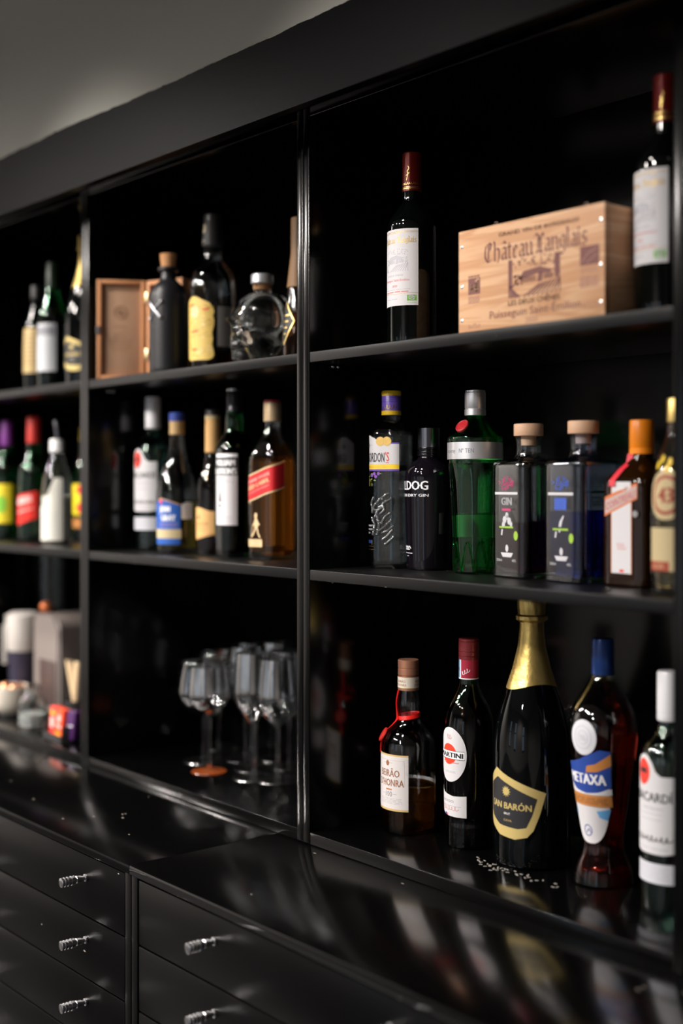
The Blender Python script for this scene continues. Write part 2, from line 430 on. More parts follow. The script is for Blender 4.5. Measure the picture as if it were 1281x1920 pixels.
# ------------------------------------------------------------------ back-bar shelving: three units side by side
ZF, ZM, ZT, TH = .932, 1.3964, 1.7812, .019
PITCH, DW = .8035, .0365
XD = [-2*PITCH, -PITCH, 0, PITCH]
DEP = .36
for i in range(3):
    xl, xr = XD[i]+DW/2-.018, XD[i+1]-DW/2+.018
    pos = ['leftmost shelving unit, out of focus, with a coffee corner below', 'middle shelving unit holding the glasses, beside the leftmost unit',
           'right shelving unit with the wooden wine case on top'][i]
    u = thing('shelving_unit', 'black lacquered '+pos, 'shelf', ((xl+xr)/2, 0, .9113), group='black shelving units of the back bar')
    def pbox(n, a, b, c, d, e, f, m, bv=.0012):
        bm = bmesh.new(); add_box(bm, a-(xl+xr)/2, b, c-.9113, d-(xl+xr)/2, e, f-.9113, bv, 3); return link(n, bm, m, u)
    pbox('side_panel', xl, 0, .9113, xl+.018, DEP, 2.215, LAC, .0022)
    pbox('side_panel', xr-.018, 0, .9113, xr, DEP, 2.215, LAC, .0022)
    a, b = xl+.0182, xr-.0182
    pbox('back_panel', a, DEP-.012, .9113, b, DEP, 2.215, LAC, 0)
    pbox('bottom_board', a, .0015, .9113, b, DEP-.0125, ZF, LAC, .0005)
    pbox('shelf', a, .001, ZM-TH, b, DEP-.0125, ZM, LACS, .0014)
    pbox('shelf', a, .001, ZT-TH, b, DEP-.0125, ZT, LACS, .0014)
    pbox('top_board', a, .001, 2.197, b, DEP-.0125, 2.215, LAC, .0014)
    # chrome shelf-support pins under the shelves
    for z in (ZM-TH, ZT-TH):
        for xx, dx in ((a, 1), (b, -1)):
            bm = bmesh.new()
            for q in (0, 1):
                r_ = bmesh.ops.create_uvsphere(bm, u_segments=10, v_segments=8, radius=.0035)
                bmesh.ops.translate(bm, verts=r_['verts'], vec=(xx+dx*.004-(xl+xr)/2, .05+.012*q, z-.0045-.9113))
            link('shelf_pin', bm, CHROME, u)

# cornice with an uneven hand-painted upper edge
def cornice():
    t = thing('cornice', 'long black satin cornice board with ragged painted upper edge above the shelving', 'cornice', (0, -.1, 2.176))
    bm = bmesh.new(); r = random.Random(5); n = 900; x0, x1 = -3.2, 3.0; low = 0; tops = []
    for k in range(n+1):
        x = x0+(x1-x0)*k/n
        low = low*.93+r.uniform(-1, 1)*.00075
        tops.append((x, .134+low+.0012*math.sin(x*7)+(.0018 if r.random() < .012 else 0)))
    rows = []
    for x, h in tops:
        rows.append([bm.verts.new((x, 0, 0)), bm.verts.new((x, 0, h)), bm.verts.new((x, .018, h)), bm.verts.new((x, .018, 0))])
    for a, b in zip(rows, rows[1:]):
        for k in range(4): bm.faces.new((a[k], b[k], b[(k+1) % 4], a[(k+1) % 4]))
    bm.faces.new(rows[0]); bm.faces.new(rows[-1])
    o = link('board', bm, CORN, t, smooth=False)
    # soffit closing the gap between board and shelving
    bm = bmesh.new(); add_box(bm, x0, .0185, .042, x1, .098, .054, 0); link('soffit', bm, LAC, t)
    # the irregular bead of light filler along the upper edge
    bm = bmesh.new(); prev = None
    for k, (x, h) in enumerate(tops[::3]):
        w_ = .0022+.0012*math.sin(k*.7)+r.uniform(-.0006, .0006)
        ring = [bm.verts.new((x, .016, h+.002)), bm.verts.new((x, .003, h+w_*.3+.0005)), bm.verts.new((x, .006, h+w_+.002)), bm.verts.new((x, .016, h+w_+.006))]
        if prev:
            for q in range(4): bm.faces.new((prev[q], ring[q], ring[(q+1) % 4], prev[(q+1) % 4]))
        prev = ring
    link('filler_bead', bm, P('filler', (.30, .29, .26), .7), t)
cornice()

# ------------------------------------------------------------------ counter: two worktop lengths on drawer cabinets
ZC, YC, SEAM = .9113, -.308, -.0769
for x0, x1, lab in ((-3.0, SEAM-.0006, 'black worktop length in front of the glasses, left of the seam'), (SEAM+.0006, 2.6, 'black worktop length in front of the liqueur bottles, right of the seam')):
    o = box('worktop', x0, YC, ZC-.0155, x1, .36, ZC-.0004, LACC, bevel=.0012, seg=2)
    tag(o, lab, 'worktop', 'black worktop lengths')
def knob(parent, x, z):
    pr = [(0, .0065), (.003, .0065), (.004, .0042), (.010, .0042), (.011, .0060), (.020, .0066), (.021, .0056), (.0225, .0056), (.0235, .0082),
          (.030, .0084), (.0308, .0070), (.0320, .0070), (.0328, .0084), (.0368, .0084), (.0376, .0070), (.0388, .0070), (.0396, .0084), (.0432, .0084),
          (.0440, .0072), (.0450, .0072), (.0458, .0084), (.049, .0082), (.0495, .0074), (.0490, 0)]
    bm = bmesh.new(); add_lathe(bm, [(0, 0, 2)]+P3(pr), 32)
    bmesh.ops.transform(bm, matrix=Matrix.Translation((x, 0, z)) @ Matrix.Rotation(PI/2, 4, 'X'), verts=bm.verts)
    return link('knob', bm, CHROME, parent)
YD = YC+.004
def cabinet(x0, x1, ktop, lab, knobs):
    t = thing('drawer_cabinet', lab, 'cabinet', ((x0+x1)/2, YD, 0), group='black drawer cabinets under the worktop')
    cx = (x0+x1)/2
    bm = bmesh.new()
    add_box(bm, x0-cx, 0, 0, x0-cx+.018, .55, ZC-.017, .001); add_box(bm, x1-cx-.018, 0, 0, x1-cx, .55, ZC-.017, .001)
    add_box(bm, x0-cx+.018, .03, .08, x1-cx-.018, .55, .10, 0); add_box(bm, x0-cx+.018, .02, 0, x1-cx-.018, .04, .08, 0)
    add_box(bm, x0-cx+.018, .022, ZC-.03, x1-cx-.018, .55, ZC-.0175, 0)
    add_box(bm, x0-cx+.018, .53, .10, x1-cx-.018, .55, ZC-.03, 0)
    link('carcass', bm, LACD, t)
    z = ktop
    while z > .2:
        bm = bmesh.new(); add_box(bm, x0-cx+.0215, .001, z-.1065, x1-cx-.0215, .020, z, .0015, 2)
        d = link('drawer', bm, LACD, t)
        bm = bmesh.new()
        for (a, b, c, e) in ((x0-cx+.03, x0-cx+.042, .02, .45), (x1-cx-.042, x1-cx-.03, .02, .45)): add_box(bm, a, c, z-.095, b, e, z-.02, 0)
        add_box(bm, x0-cx+.03, .02, z-.1, x1-cx-.03, .45, z-.092, 0)
        link('drawer_box', bm, P('drawer_inside', (.05, .04, .03), .6), d)
        for k in knobs: knob(d, k-cx, z-.0385)
        z -= .1095
cabinet(SEAM-.80, SEAM-.0015, .8915, 'black drawer cabinet left of the worktop seam, with the column of knobs nearest the left', (-.232, -.722))
cabinet(SEAM+.0015, SEAM+.80, .8905, 'black drawer cabinet right of the worktop seam, lower right of the picture', (.172, .575))


# ================================================================== THINGS
def front(u, t, off): return Vector((u, -off, t))

# ---- Bordeaux bottles and their label
def vineyard(d, m, x0, y0, x1, y1, k=1.0, l=1, seed=2):
    """small engraved vineyard scene: low house, vine rows and trees in hatching"""
    W, H = x1-x0, y1-y0; r = random.Random(seed)
    th = .0007*k
    for i in range(9):                                    # vine rows at lower right
        a = i/8; d.line(m, [(x0+W*(.30+.7*a), y0), (x0+W*min(1, .62+.5*a), y0+H*(.28+.12*a if .62+.5*a < 1 else .40-.22*(a-.7)))], th*1.2, l)
    for i in range(7): d.line(m, [(x0, y0+H*(.04+.05*i)), (x0+W*(.24-.03*i), y0+H*(.02+.04*i))], th*1.2, l)
    roof = [(x0+W*.22, y0+H*.46), (x0+W*.30, y0+H*.66), (x0+W*.62, y0+H*.72), (x0+W*.86, y0+H*.60), (x0+W*.80, y0+H*.52), (x0+W*.58, y0+H*.56), (x0+W*.40, y0+H*.50)]
    d.poly(m, roof, l)
    for i in range(11):                                   # house front in upright hatching, its gable dark
        a = x0+W*(.25+.028*i); d.line(m, [(a, y0+H*.36), (a, y0+H*.50)], th*.9, l)
    d.poly(m, [(x0+W*.57, y0+H*.34), (x0+W*.66, y0+H*.34), (x0+W*.68, y0+H*.55), (x0+W*.60, y0+H*.57)], l)
    for i in range(5): d.line(m, [(x0+W*(.70+.035*i), y0+H*.38), (x0+W*(.72+.035*i), y0+H*.52)], th*1.3, l)
    for i in range(26):                                   # bushes in front and to the left
        a, b = r.random(), r.random(); px, py = x0+W*(.02+.24*a), y0+H*(.30+.26*b); d.line(m, [(px, py), (px+W*.03, py+H*.02*(b-.5))], th*1.6, l)
    for i in range(int(70)):                              # foliage dashes of the sky line
        a, b = r.random(), r.random()
        yy = .74+.26*b
        if r.random() < .3: a = .86+.14*r.random(); yy = .35+.6*b
        px, py = x0+W*a, y0+H*yy; q = .028*W*r.uniform(.5, 1)
        d.line(m, [(px, py), (min(x1, px+q), min(y1, py+q*r.uniform(-.4, .9)))], th*1.5, l)
def bordeaux(X, Y, lab, rz=0):
    H = .335; R = .0425
    b = Bottle('wine_bottle', lab, X, Y, ZT, H, [(0, R*.97), (.012, R), (.012, R), (.60, R), (.645, R*.97), (.70, R*.66), (.745, R*.385), (.76, .0155), (.985, .0148), (.985, .0148)], DKG, rz, solid=True, group='bordeaux bottles on the top shelf')
    cm = P('oxblood_capsule', (.13, .008, .006), .28, metal=.35)
    z0, z1 = .80*H, 1.0*H
    lathe('capsule', [(z0, .0150), (z0, .0170), (z0+.004, .0170), (z0+.0055, .0167), (z1-.003, .0162), (z1-.001, .0158), (z1, .0145), (z1, 0)], cm, b.root, 40)
    d = Decal()
    d.rect(GOLDM, -.05, z0+.0035, .05, z0+.0052); d.rect(GOLDM, -.05, z0+.0065, .05, z0+.0072)
    for k in range(-4, 5): d.scrawl(GOLDM, k*.0105, z0+.0125, .009, .004, .0008, 0, 3, k+9)
    d.line(GOLDM, [(.004, z0+.018), (.007, z0+.03), (.005, z0+.033), (.009, z0+.038), (.007, z0+.042)], .0010, 0); d.line(GOLDM, [(.003, z0+.026), (.010, z0+.031)], .0008, 0)
    for k in range(-3, 4): d.scrawl(cm, k*.012, z1-.014, .010, .003, .0006, 0, 3, k+3)
    d.build('capsule_print', b.root, lambda u, t, o: Vector(((.0169+o)*math.sin(u/.0169), -(.0169+o)*math.cos(u/.0169), t)), .0025)
    d = Decal(); z = .205*H; W2 = .040; T = z+.130
    d.rect(PAPER, -W2, z, W2, T)
    for y in (T-.0045, T-.0065, z+.021): d.line(GOLDP, [(-W2, y), (-.012, y), (-.004, y-.002*(y < z+.05)), (.02, y), (W2, y)], .0006)
    for k in range(8): d.scrawl(GOLDP, -.02+k*.0055, T-.0042, .004, .0014, .0004, 1, 3, k)
    d.black(GOLDP, 'ChAteau', -.0185, T-.0185, .0105, .033, nib=1.05); d.black(GOLDP, 'Langlais', .0195, T-.0185, .0105, .035, nib=1.05)
    vineyard(d, LGREY, -.032, z+.058, .022, z+.096)
    d.text(LGREY, 'LES DEUX CHENES', -.005, z+.0515, .0030, .038)
    d.text(P('rose_ink', (.65, .13, .13), .5), 'Puisseguin Saint-Emilion', -.003, z+.0435, .0042, .056)
    d.text(REDI, '2020', -.003, z+.0335, .0036, .011)
    d.lines(LGREY, -.028, .028, z+.027, z+.0275, 1, .0007); d.lines(MATS['rose_ink'], -.03, .025, z+.0235, z+.0235, 1, .0013)
    d.lines(LGREY, -.025, .004, z+.0115, z+.0115, 1, .0010)
    d.rect(GRN, .0205, z+.0075, .0375, z+.0175); d.ring(WHT, .029, z+.0125, .0052, .0032, .0006, 2); d.line(WHT, [(.0235, z+.0105), (.033, z+.0145)], .0005, 2)
    d.lines(GRN, .021, .037, z+.0045, z+.0045, 1, .0006)
    d.build('label', b.root, b.wrap(.14 if X < .5 else -.2), .003)
    return b
bordeaux(.177, .10, 'dark red-capped wine bottle with white label, standing left of the wooden case', .0)
bordeaux(.7115, .085, 'dark red-capped wine bottle with white label, right of the wooden case at the picture edge', -.02)

# ---- wooden wine case
def wine_case():
    x0, x1, y0, y1, H = .379, .664, .012, .275, .158
    t = thing('wooden_wine_case', 'pale pine wine case printed with blackletter lettering and a vineyard picture', 'wooden case', ((x0+x1)/2, (y0+y1)/2, ZT))
    m = P('pine_wood', 'd9a774', .6); nt = m.node_tree; b = nt.nodes['Principled BSDF']; L = nt.links.new
    tc = nt.nodes.new('ShaderNodeTexCoord'); mp = nt.nodes.new('ShaderNodeMapping'); mp.inputs['Scale'].default_value = (1.1, 1.1, 13)
    mp.inputs['Rotation'].default_value = (0, .10, 0)
    L(tc.outputs['Object'], mp.inputs[0])
    n = nt.nodes.new('ShaderNodeTexNoise'); n.inputs['Scale'].default_value = 2.2; n.inputs['Detail'].default_value = 3; n.inputs['Distortion'].default_value = 1.0; L(mp.outputs[0], n.inputs['Vector'])
    wv = nt.nodes.new('ShaderNodeMath'); wv.operation = 'MULTIPLY'; wv.inputs[1].default_value = 34; L(n.outputs['Fac'], wv.inputs[0])
    sn = nt.nodes.new('ShaderNodeMath'); sn.operation = 'SINE'; L(wv.outputs[0], sn.inputs[0])
    r = nt.nodes.new('ShaderNodeValToRGB'); r.color_ramp.elements[0].position = .0; r.color_ramp.elements[0].color = (*lin('be8a62'), 1)
    r.color_ramp.elements[1].position = .55; r.color_ramp.elements[1].color = (*lin('d6ab85'), 1)
    ma = nt.nodes.new('ShaderNodeMath'); ma.operation = 'MULTIPLY_ADD'; ma.inputs[1].default_value = .5; ma.inputs[2].default_value = .5; L(sn.outputs[0], ma.inputs[0])
    n2 = nt.nodes.new('ShaderNodeTexNoise'); n2.inputs['Scale'].default_value = 6; L(mp.outputs[0], n2.inputs['Vector'])
    mu = nt.nodes.new('ShaderNodeMath'); mu.operation = 'MULTIPLY'; L(ma.outputs[0], mu.inputs[0]); L(n2.outputs['Fac'], mu.inputs[1])
    ad = nt.nodes.new('ShaderNodeMath'); ad.operation = 'ADD'; ad.inputs[1].default_value = .12; L(mu.outputs[0], ad.inputs[0])
    L(ad.outputs[0], r.inputs[0]); L(r.outputs[0], b.inputs['Base Color'])
    hx, hy = (x1-x0)/2, (y1-y0)/2
    def pb(nm, *a):
        bm = bmesh.new(); add_box(bm, *a, .0006, 2); return link(nm, bm, m, t)
    pb('front_board', -hx, -hy, 0, hx, -hy+.010, H)
    pb('rear_board', -hx, hy-.010, 0, hx, hy, H)
    pb('end_board', -hx, -hy+.0102, 0, -hx+.012, hy-.0102, H-.001); pb('end_board', hx-.012, -hy+.0102, 0, hx, hy-.0102, H-.001)
    pb('base_board', -hx+.0122, -hy+.0102, 0, hx-.0122, hy-.0102, .008)
    pb('lid', -hx+.0122, -hy+.0102, H-.009, hx-.0122, hy-.0102, H-.001)
    B = P('branded_brown_print', (.20, .085, .075), .7); B2 = P('faded_brown_print', (.42, .22, .16), .7)
    d = Decal()
    d.text(B2, 'GRAND VIN DE BORDEAUX', .020, H-.0165, .0062, .155, bold=.0002)
    d.black(B, 'ChAteau', -.038, H-.0405, .030, .100, nib=.95); d.black(B, 'Langlais', .063, H-.0395, .030, .100, nib=.95)
    d.text(B2, 'LES DEUX CHÊNES', .012, .0365, .0078, .100, bold=.0002)
    d.text(B, 'Puisseguin Saint-Émilion', .012, .0225, .0118, .176)
    d.text(B2, '2020', .008, .0085, .0082, .024)
    d.text(B2, '6x75cl', -.109, .0095, .0075, .024); d.text(B2, 'N°127L', .118, .018, .009, .030)
    d.build('lettering', t, lambda u, v, o: Vector((u, -hy-o, v)), None, None)
    d = Decal()
    vx0, vy0, vx1, vy1 = -.038, .043, .062, .100
    vineyard(d, B, vx0, vy0, vx1, vy1, 2.4)
    d.rect(B, vx0, vy0+.012, vx0+.008, vy1); d.rect(B, vx1-.010, vy0+.025, vx1, vy1)
    d.build('vineyard_picture', t, lambda u, v, o: Vector((u, -hy-o, v)), None, None)
    d = Decal()
    d.rect(B, -.1215, .058, -.0965, .083)
    d.text(WALLP, 'AB', -.109, .0685, .0135, .019, 2, bold=.0004); d.line(WALLP, [(-.106, .0765), (-.102, .081), (-.0985, .0795)], .0014, 2)
    d.lines(B, -.1215, -.0965, .0855, .0855, 1, .002); d.lines(B2, -.1215, -.0965, .0455, .054, 4, .0018)
    d.build('certification_mark', t, lambda u, v, o: Vector((u, -hy-o, v)), None, None)
    d = Decal()
    r_ = random.Random(4)
    d.rect(B, .099, .074, .133, .101); d.line(B2, [(.102, .078), (.112, .090), (.130, .096)], .0013, 2); d.line(B2, [(.110, .077), (.130, .088)], .0011, 2)
    d.lines(B2, .100, .132, .064, .070, 3, .0014)
    x = .099
    while x < .131:
        w_ = r_.uniform(.0007, .0026); d.rect(B2, x, .043, min(x+w_, .132), .059); x += w_+r_.uniform(.0006, .0015)
    d.build('stamp_and_barcode', t, lambda u, v, o: Vector((u, -hy-o, v)), None, None)
    # nails along both ends and the two staples on the top edge
    for i, (sx, z) in enumerate([(-1, .020), (-1, .072), (-1, .134), (1, .020), (1, .072), (1, .134)]):
        bm = bmesh.new(); bmesh.ops.create_uvsphere(bm, u_segments=10, v_segments=6, radius=.0030)
        bmesh.ops.transform(bm, matrix=Matrix.Translation((sx*(hx-.007), -hy-.0002, z)) @ Matrix.Diagonal((1, .3, 1, 1)), verts=bm.verts)
        link('nail', bm, CHROME, t)
    for x in (-.068, .105):
        tube('staple', [(x-.003, -hy+.005, H-.004), (x-.003, -hy+.005, H+.005), (x+.003, -hy+.005, H+.005), (x+.003, -hy+.005, H-.004)], .0009, CHROME, t, 6)
WALLP = P('wood_reserve', 'e6b98c', .6)
wine_case()

# ---- generic pieces
def medal(d, mat, x, y, r, l=2):
    d.ell(mat, x, y, r, r, l); d.ring(GOLDP, x, y, r*.86, r*.86, r*.1, l+1); d.lines(GOLDP, x-r*.5, x+r*.5, y-r*.3, y+r*.3, 3, r*.12, l+1)

# ---- middle shelf, right unit -------------------------------------------------
# clear gin, embossed square-shouldered bottle
def gordon():
    H = .318; R = .036
    b = Bottle('gin_bottle', 'clear embossed gin bottle with white and yellow label and purple cap', .0775, .142, ZM, H,
               [(0, R*.94, 3.2), (.015, R, 3.2), (.015, R, 3.2), (.09, R*1.03, 3.2), (.5, R, 3.2), (.70, R, 3.2), (.765, R*.98, 4), (.805, R*.80, 3), (.83, .021, 2.2), (.835, .0172), (.835, .0172), (.88, .0160), (.98, .0152)],
               CLEAR, .45, liquid=WATER, level=.76)
    b.cap('cap', .865, 1.0, .0172, PURP, ribs=0)
    YC_ = P('yellow_cap_band', (.80, .52, .02), .35)
    lathe('cap_top', [(H-.0085, .0165), (H-.0085, .0176), (H-.001, .0176), (H+.0005, .0165), (H+.0005, 0)], YC_, b.root, 40)
    lathe('cap_band', [(.865*H, .0170), (.865*H, .0177), (.865*H+.0075, .0177), (.865*H+.0075, .0170)], YC_, b.root, 40)
    d = Decal(); d.scrawl(GOLDM, 0, .900*H+.003, .027, .008, .0009, 0, 5, 4, .12); d.line(GOLDM, [(-.012, .89*H), (.011, .893*H)], .0006, 0)
    for k in range(1, 4): d.line(P('dark_purple', (.03, .02, .12), .4), [(-.05, .928*H+k*.0035), (.05, .928*H+k*.0035)], .0005, 0)
    d.build('cap_print', b.root, lambda u, t, o: Vector(((.0175+o)*math.sin(u/.0175), -(.0175+o)*math.cos(u/.0175), t)), .002)
    d = Decal(); z = .552*H; w_ = .040
    top = [(w_, z+.047), (.018, z+.047), (.006, z+.051), (-.006, z+.058), (-.016, z+.0625), (-.025, z+.062), (-.034, z+.056), (-w_, z+.050)]
    d.poly(PAPER, [(-w_, z+.010), (w_, z+.010)]+top)
    d.rect(YEL, -w_, z+.002, w_, z+.010, 1); d.rect(PURP, -w_, z-.001, w_, z+.002, 1); d.line(PURP, [(w_, z+.048), (.022, z+.048)], .0025, 1)
    d.line(YEL, [(-w_, z+.0105), (w_, z+.0105)], .0005, 2)
    d.text(INK, 'GORDON', -.005, z+.0235, .0170, .039, 2, bold=.0002); d.text(REDI, "'S", .0198, z+.0245, .0165, .007, 2, bold=.0002); d.line(REDI, [(.0170, z+.0135), (.0235, z+.0135)], .0009, 2)
    d.text(GOLDP, 'LONDON DRY GIN', -.004, z+.0062, .0036, .045, 2)
    d.ell(GREYI, -.020, z+.045, .0042, .0046, 2); d.poly(GREYI, [(-.0215, z+.049), (-.020, z+.0545), (-.0185, z+.049)], 2); d.lines(LGREY, -.031, -.008, z+.045, z+.045, 1, .0006)
    medal(d, P('medal_gold', (.72, .47, .12), .4), .0065, z+.0515, .0082, 3); medal(d, MATS['medal_gold'], .0190, z+.0515, .0082, 3)
    # juniper print under the label
    r = random.Random(8)
    for k in range(16):
        x = -.030+.034*r.random(); y = z-.004-.020*r.random(); a = r.uniform(-1.4, .6); L_ = .006
        if y < z-.014: x = -.026+.02*r.random()
        d.poly(P('leaf_print', (.30, .42, .10), .5), [(x, y), (x+L_*.5*math.cos(a)+.001, y+L_*.5*math.sin(a)-.001), (x+L_*math.cos(a), y+L_*math.sin(a)), (x+L_*.5*math.cos(a)-.001, y+L_*.5*math.sin(a)+.001)], 1)
    for x, y in ((-.005, -.006), (-.010, -.009), (-.002, -.011), (.003, -.006)): d.ell(P('berry_print', (.22, .08, .42), .5), x, z+y, .0028, .0028, 2)
    d.poly(P('olive_gold_print', (.20, .15, .03), .5), [(-.028, z-.028), (-.016, z-.028), (-.016, z-.016), (-.022, z-.012), (-.028, z-.016)], 1)
    d.lines(NAVY, -.032, -.008, .047, .050, 2, .0022); d.line(GOLDM, [(-.033, .040), (-.006, .040)], .0006); d.line(GOLDM, [(-.033, .0345), (-.006, .0345)], .0006); d.line(GOLDM, [(-.009, .043), (-.009, .051)], .0014)
    d.text(WHT, 'THE HEART', -.018, .077, .0030, .022); d.text(WHT, 'OF GOOD', -.018, .0705, .0030, .020); d.text(WHT, '1769', -.019, .064, .0030, .010)
    d.build('label', b.root, b.wrap(-.36), .003)
    # raised glass emblem: swirling relief on the front face
    bm = bmesh.new(); f = b.wrap(-.2); r = random.Random(3)
    curves = [[(-.016, .100), (-.012, .112), (.000, .125), (.016, .135)], [(-.010, .092), (-.004, .106), (.008, .118), (.022, .126)], [(-.012, .128), (-.018, .118), (-.014, .106), (-.004, .104), (.004, .110)],
              [(.002, .080), (.010, .094), (.020, .100)], [(-.002, .068), (.010, .076), (.022, .088)], [(.004, .052), (.014, .058), (.024, .070)], [(-.006, .060), (-.002, .078), (-.006, .094)],
              [(-.014, .060), (-.010, .078), (-.016, .092)], [(.0, .098), (.008, .104), (.006, .112), (-.002, .110)], [(.010, .044), (.018, .050), (.026, .058)], [(.004, .064), (.014, .068), (.026, .078)]]
    for c in curves:
        for (xa, ya), (xb, yb) in zip(c, c[1:]):
            m_ = 5
            for k in range(m_):
                q = (k+.5)/m_; p = f(xa+(xb-xa)*q, ya+(yb-ya)*q, -.0006)
                r_ = bmesh.ops.create_uvsphere(bm, u_segments=12, v_segments=8, radius=.0031)
                bmesh.ops.translate(bm, verts=r_['verts'], vec=p)
    link('glass_relief', bm, T('embossed_glass', (.8, .88, .88), .04, .40), b.root)
gordon()

def bulldog():
    H = .251; R = .043
    b = Bottle('gin_bottle', 'glossy black gin bottle with white lettering and dark metal cap', .148, .168, ZM, H,
               [(0, R*.86), (.01, R*.90), (.01, R*.90), (.25, R*.95), (.60, R), (.66, R), (.715, R*.93), (.755, R*.66), (.78, R*.47), (.79, .0185), (.80, .0185), (.87, .018)], P('black_gloss_glass', (.004, .003, .005), .03), 0, solid=True)
    lathe('cap', [(.86*H, 0), (.86*H, .0195), (.862*H, .0195), (H-.001, .0195), (H, .018), (H, 0)], P('gunmetal', (.20, .20, .22), .18, metal=1), b.root, 40)
    for k, z in enumerate((.80, .818, .845)):
        lathe('collar_ring', [(z*H, .017), (z*H, .0205), (z*H+.002, .0210), (z*H+.0035, .0205), (z*H+.0035, .017)], MATS['black_gloss_glass'], b.root, 40)
    d = Decal(); d.text(WHT, 'BULLDOG', -.014, .595*H, .0160, .094, bold=.0007); d.text(WHT, 'LONDON DRY GIN', -.013, .525*H, .0050, .094, bold=.0002)
    for k in range(4): d.line(WHT, [(-.030+.006*k, .038), (-.026+.006*k, .0425), (-.022+.006*k, .038)], .0016)
    d.line(WHT, [(-.032, .0365), (-.008, .0365)], .0014); d.line(WHT, [(-.032, .030), (.0, .030)], .0008); d.line(WHT, [(-.020, .025), (-.012, .025)], .0006)
    d.build('lettering', b.root, b.wrap(.0), .003)
bulldog()

def tanqueray():
    H = .3105; R = .0465
    b = Bottle('gin_bottle', 'bright green faceted gin bottle with silver shoulder band and red seal', .267, .163, ZM, H,
               [(0, R*.72), (.012, R*.80), (.012, R*.80), (.28, R*.87), (.58, R*.985), (.60, R), (.60, R), (.725, R), (.735, R*1.02), (.75, R*.97), (.80, R*.68), (.845, R*.42), (.862, .0160), (.862, .0160), (.92, .0155)], GREEN2, .1, th=.0035, liquid=LQ('green_tinted_spirit', (.70, 1.0, .70), 1.36, .85), level=.33, n=72)
    # vertical flutes in the lower body
    me = b.body.data
    for v in me.vertices:
        z = v.co.z/H
        if z < .60 and math.hypot(v.co.x, v.co.y) > R*.6:
            a = math.atan2(v.co.y, v.co.x); k = 1-.035*abs(math.cos(a*5)); k = 1-(1-k)*min(1, (.60-z)*12); v.co.x *= k; v.co.y *= k
    # pointed cut-glass petals round the foot
    bm = bmesh.new()
    for k in range(10):
        a = 2*PI*k/10
        for s_ in (-1, 1):
            p = [Vector(((R*.80)*math.cos(a+s_*.30*(1-q)), (R*.80)*math.sin(a+s_*.30*(1-q)), .004+.05*math.sin(q*PI/2))) for q in [i/6 for i in range(7)]]
            tube('x', p, .0018, GREEN2, add=bm, n=6)
    link('foot_relief', bm, P('green_cast_glass', (.02, .75, .12), 0, trans=1), b.root)
    lathe('shoulder_band', [(.622*H, R*1.0), (.622*H, R*1.018), (.713*H, R*1.018), (.713*H, R*1.0)], P('brushed_silver', (.88, .88, .90), .33, metal=.85), b.root, 64)
    lathe('cap', [(.862*H, 0), (.862*H, .0182), (.893*H, .0182), (.896*H, .0172), (.900*H, .0172), (.903*H, .0178), (.985*H, .0178), (.988*H, .0170), (.998*H, .0170), (H, .0155), (H, 0)], MATS['brushed_silver'], b.root, 44)
    d = Decal(); d.text(GREYI, 'Tanqueray', -.020, .668*H, .0065, .030); d.text(GREYI, 'Nº TEN', .016, .668*H, .0075, .026)
    d.build('band_lettering', b.root, lambda u, t, o: Vector(((R*1.018+o)*math.sin(u/R), -(R*1.018+o)*math.cos(u/R), t)), .003)
    d = Decal(); d.rect(PAPER, -.046, .060, .046, .098, 0); d.build('back_label', b.root, b.wrap(PI+.6), .004)
    # wax seal leaning on the shoulder
    bm = bmesh.new(); add_lathe(bm, P3([(0, 0), (0, .0125), (.0025, .0122), (.0035, .0105), (.0028, .0095), (.0032, .003), (.0036, 0)]), 28)
    bmesh.ops.transform(bm, matrix=Matrix.Rotation(-.06, 4, 'Z') @ Matrix.Translation((0, -R*.685, .800*H)) @ Matrix.Rotation(math.radians(52), 4, 'X'), verts=bm.verts)
    link('wax_seal', bm, P('red_wax', (.55, .02, .03), .3, bump=(400, .6)), b.root)
tanqueray()

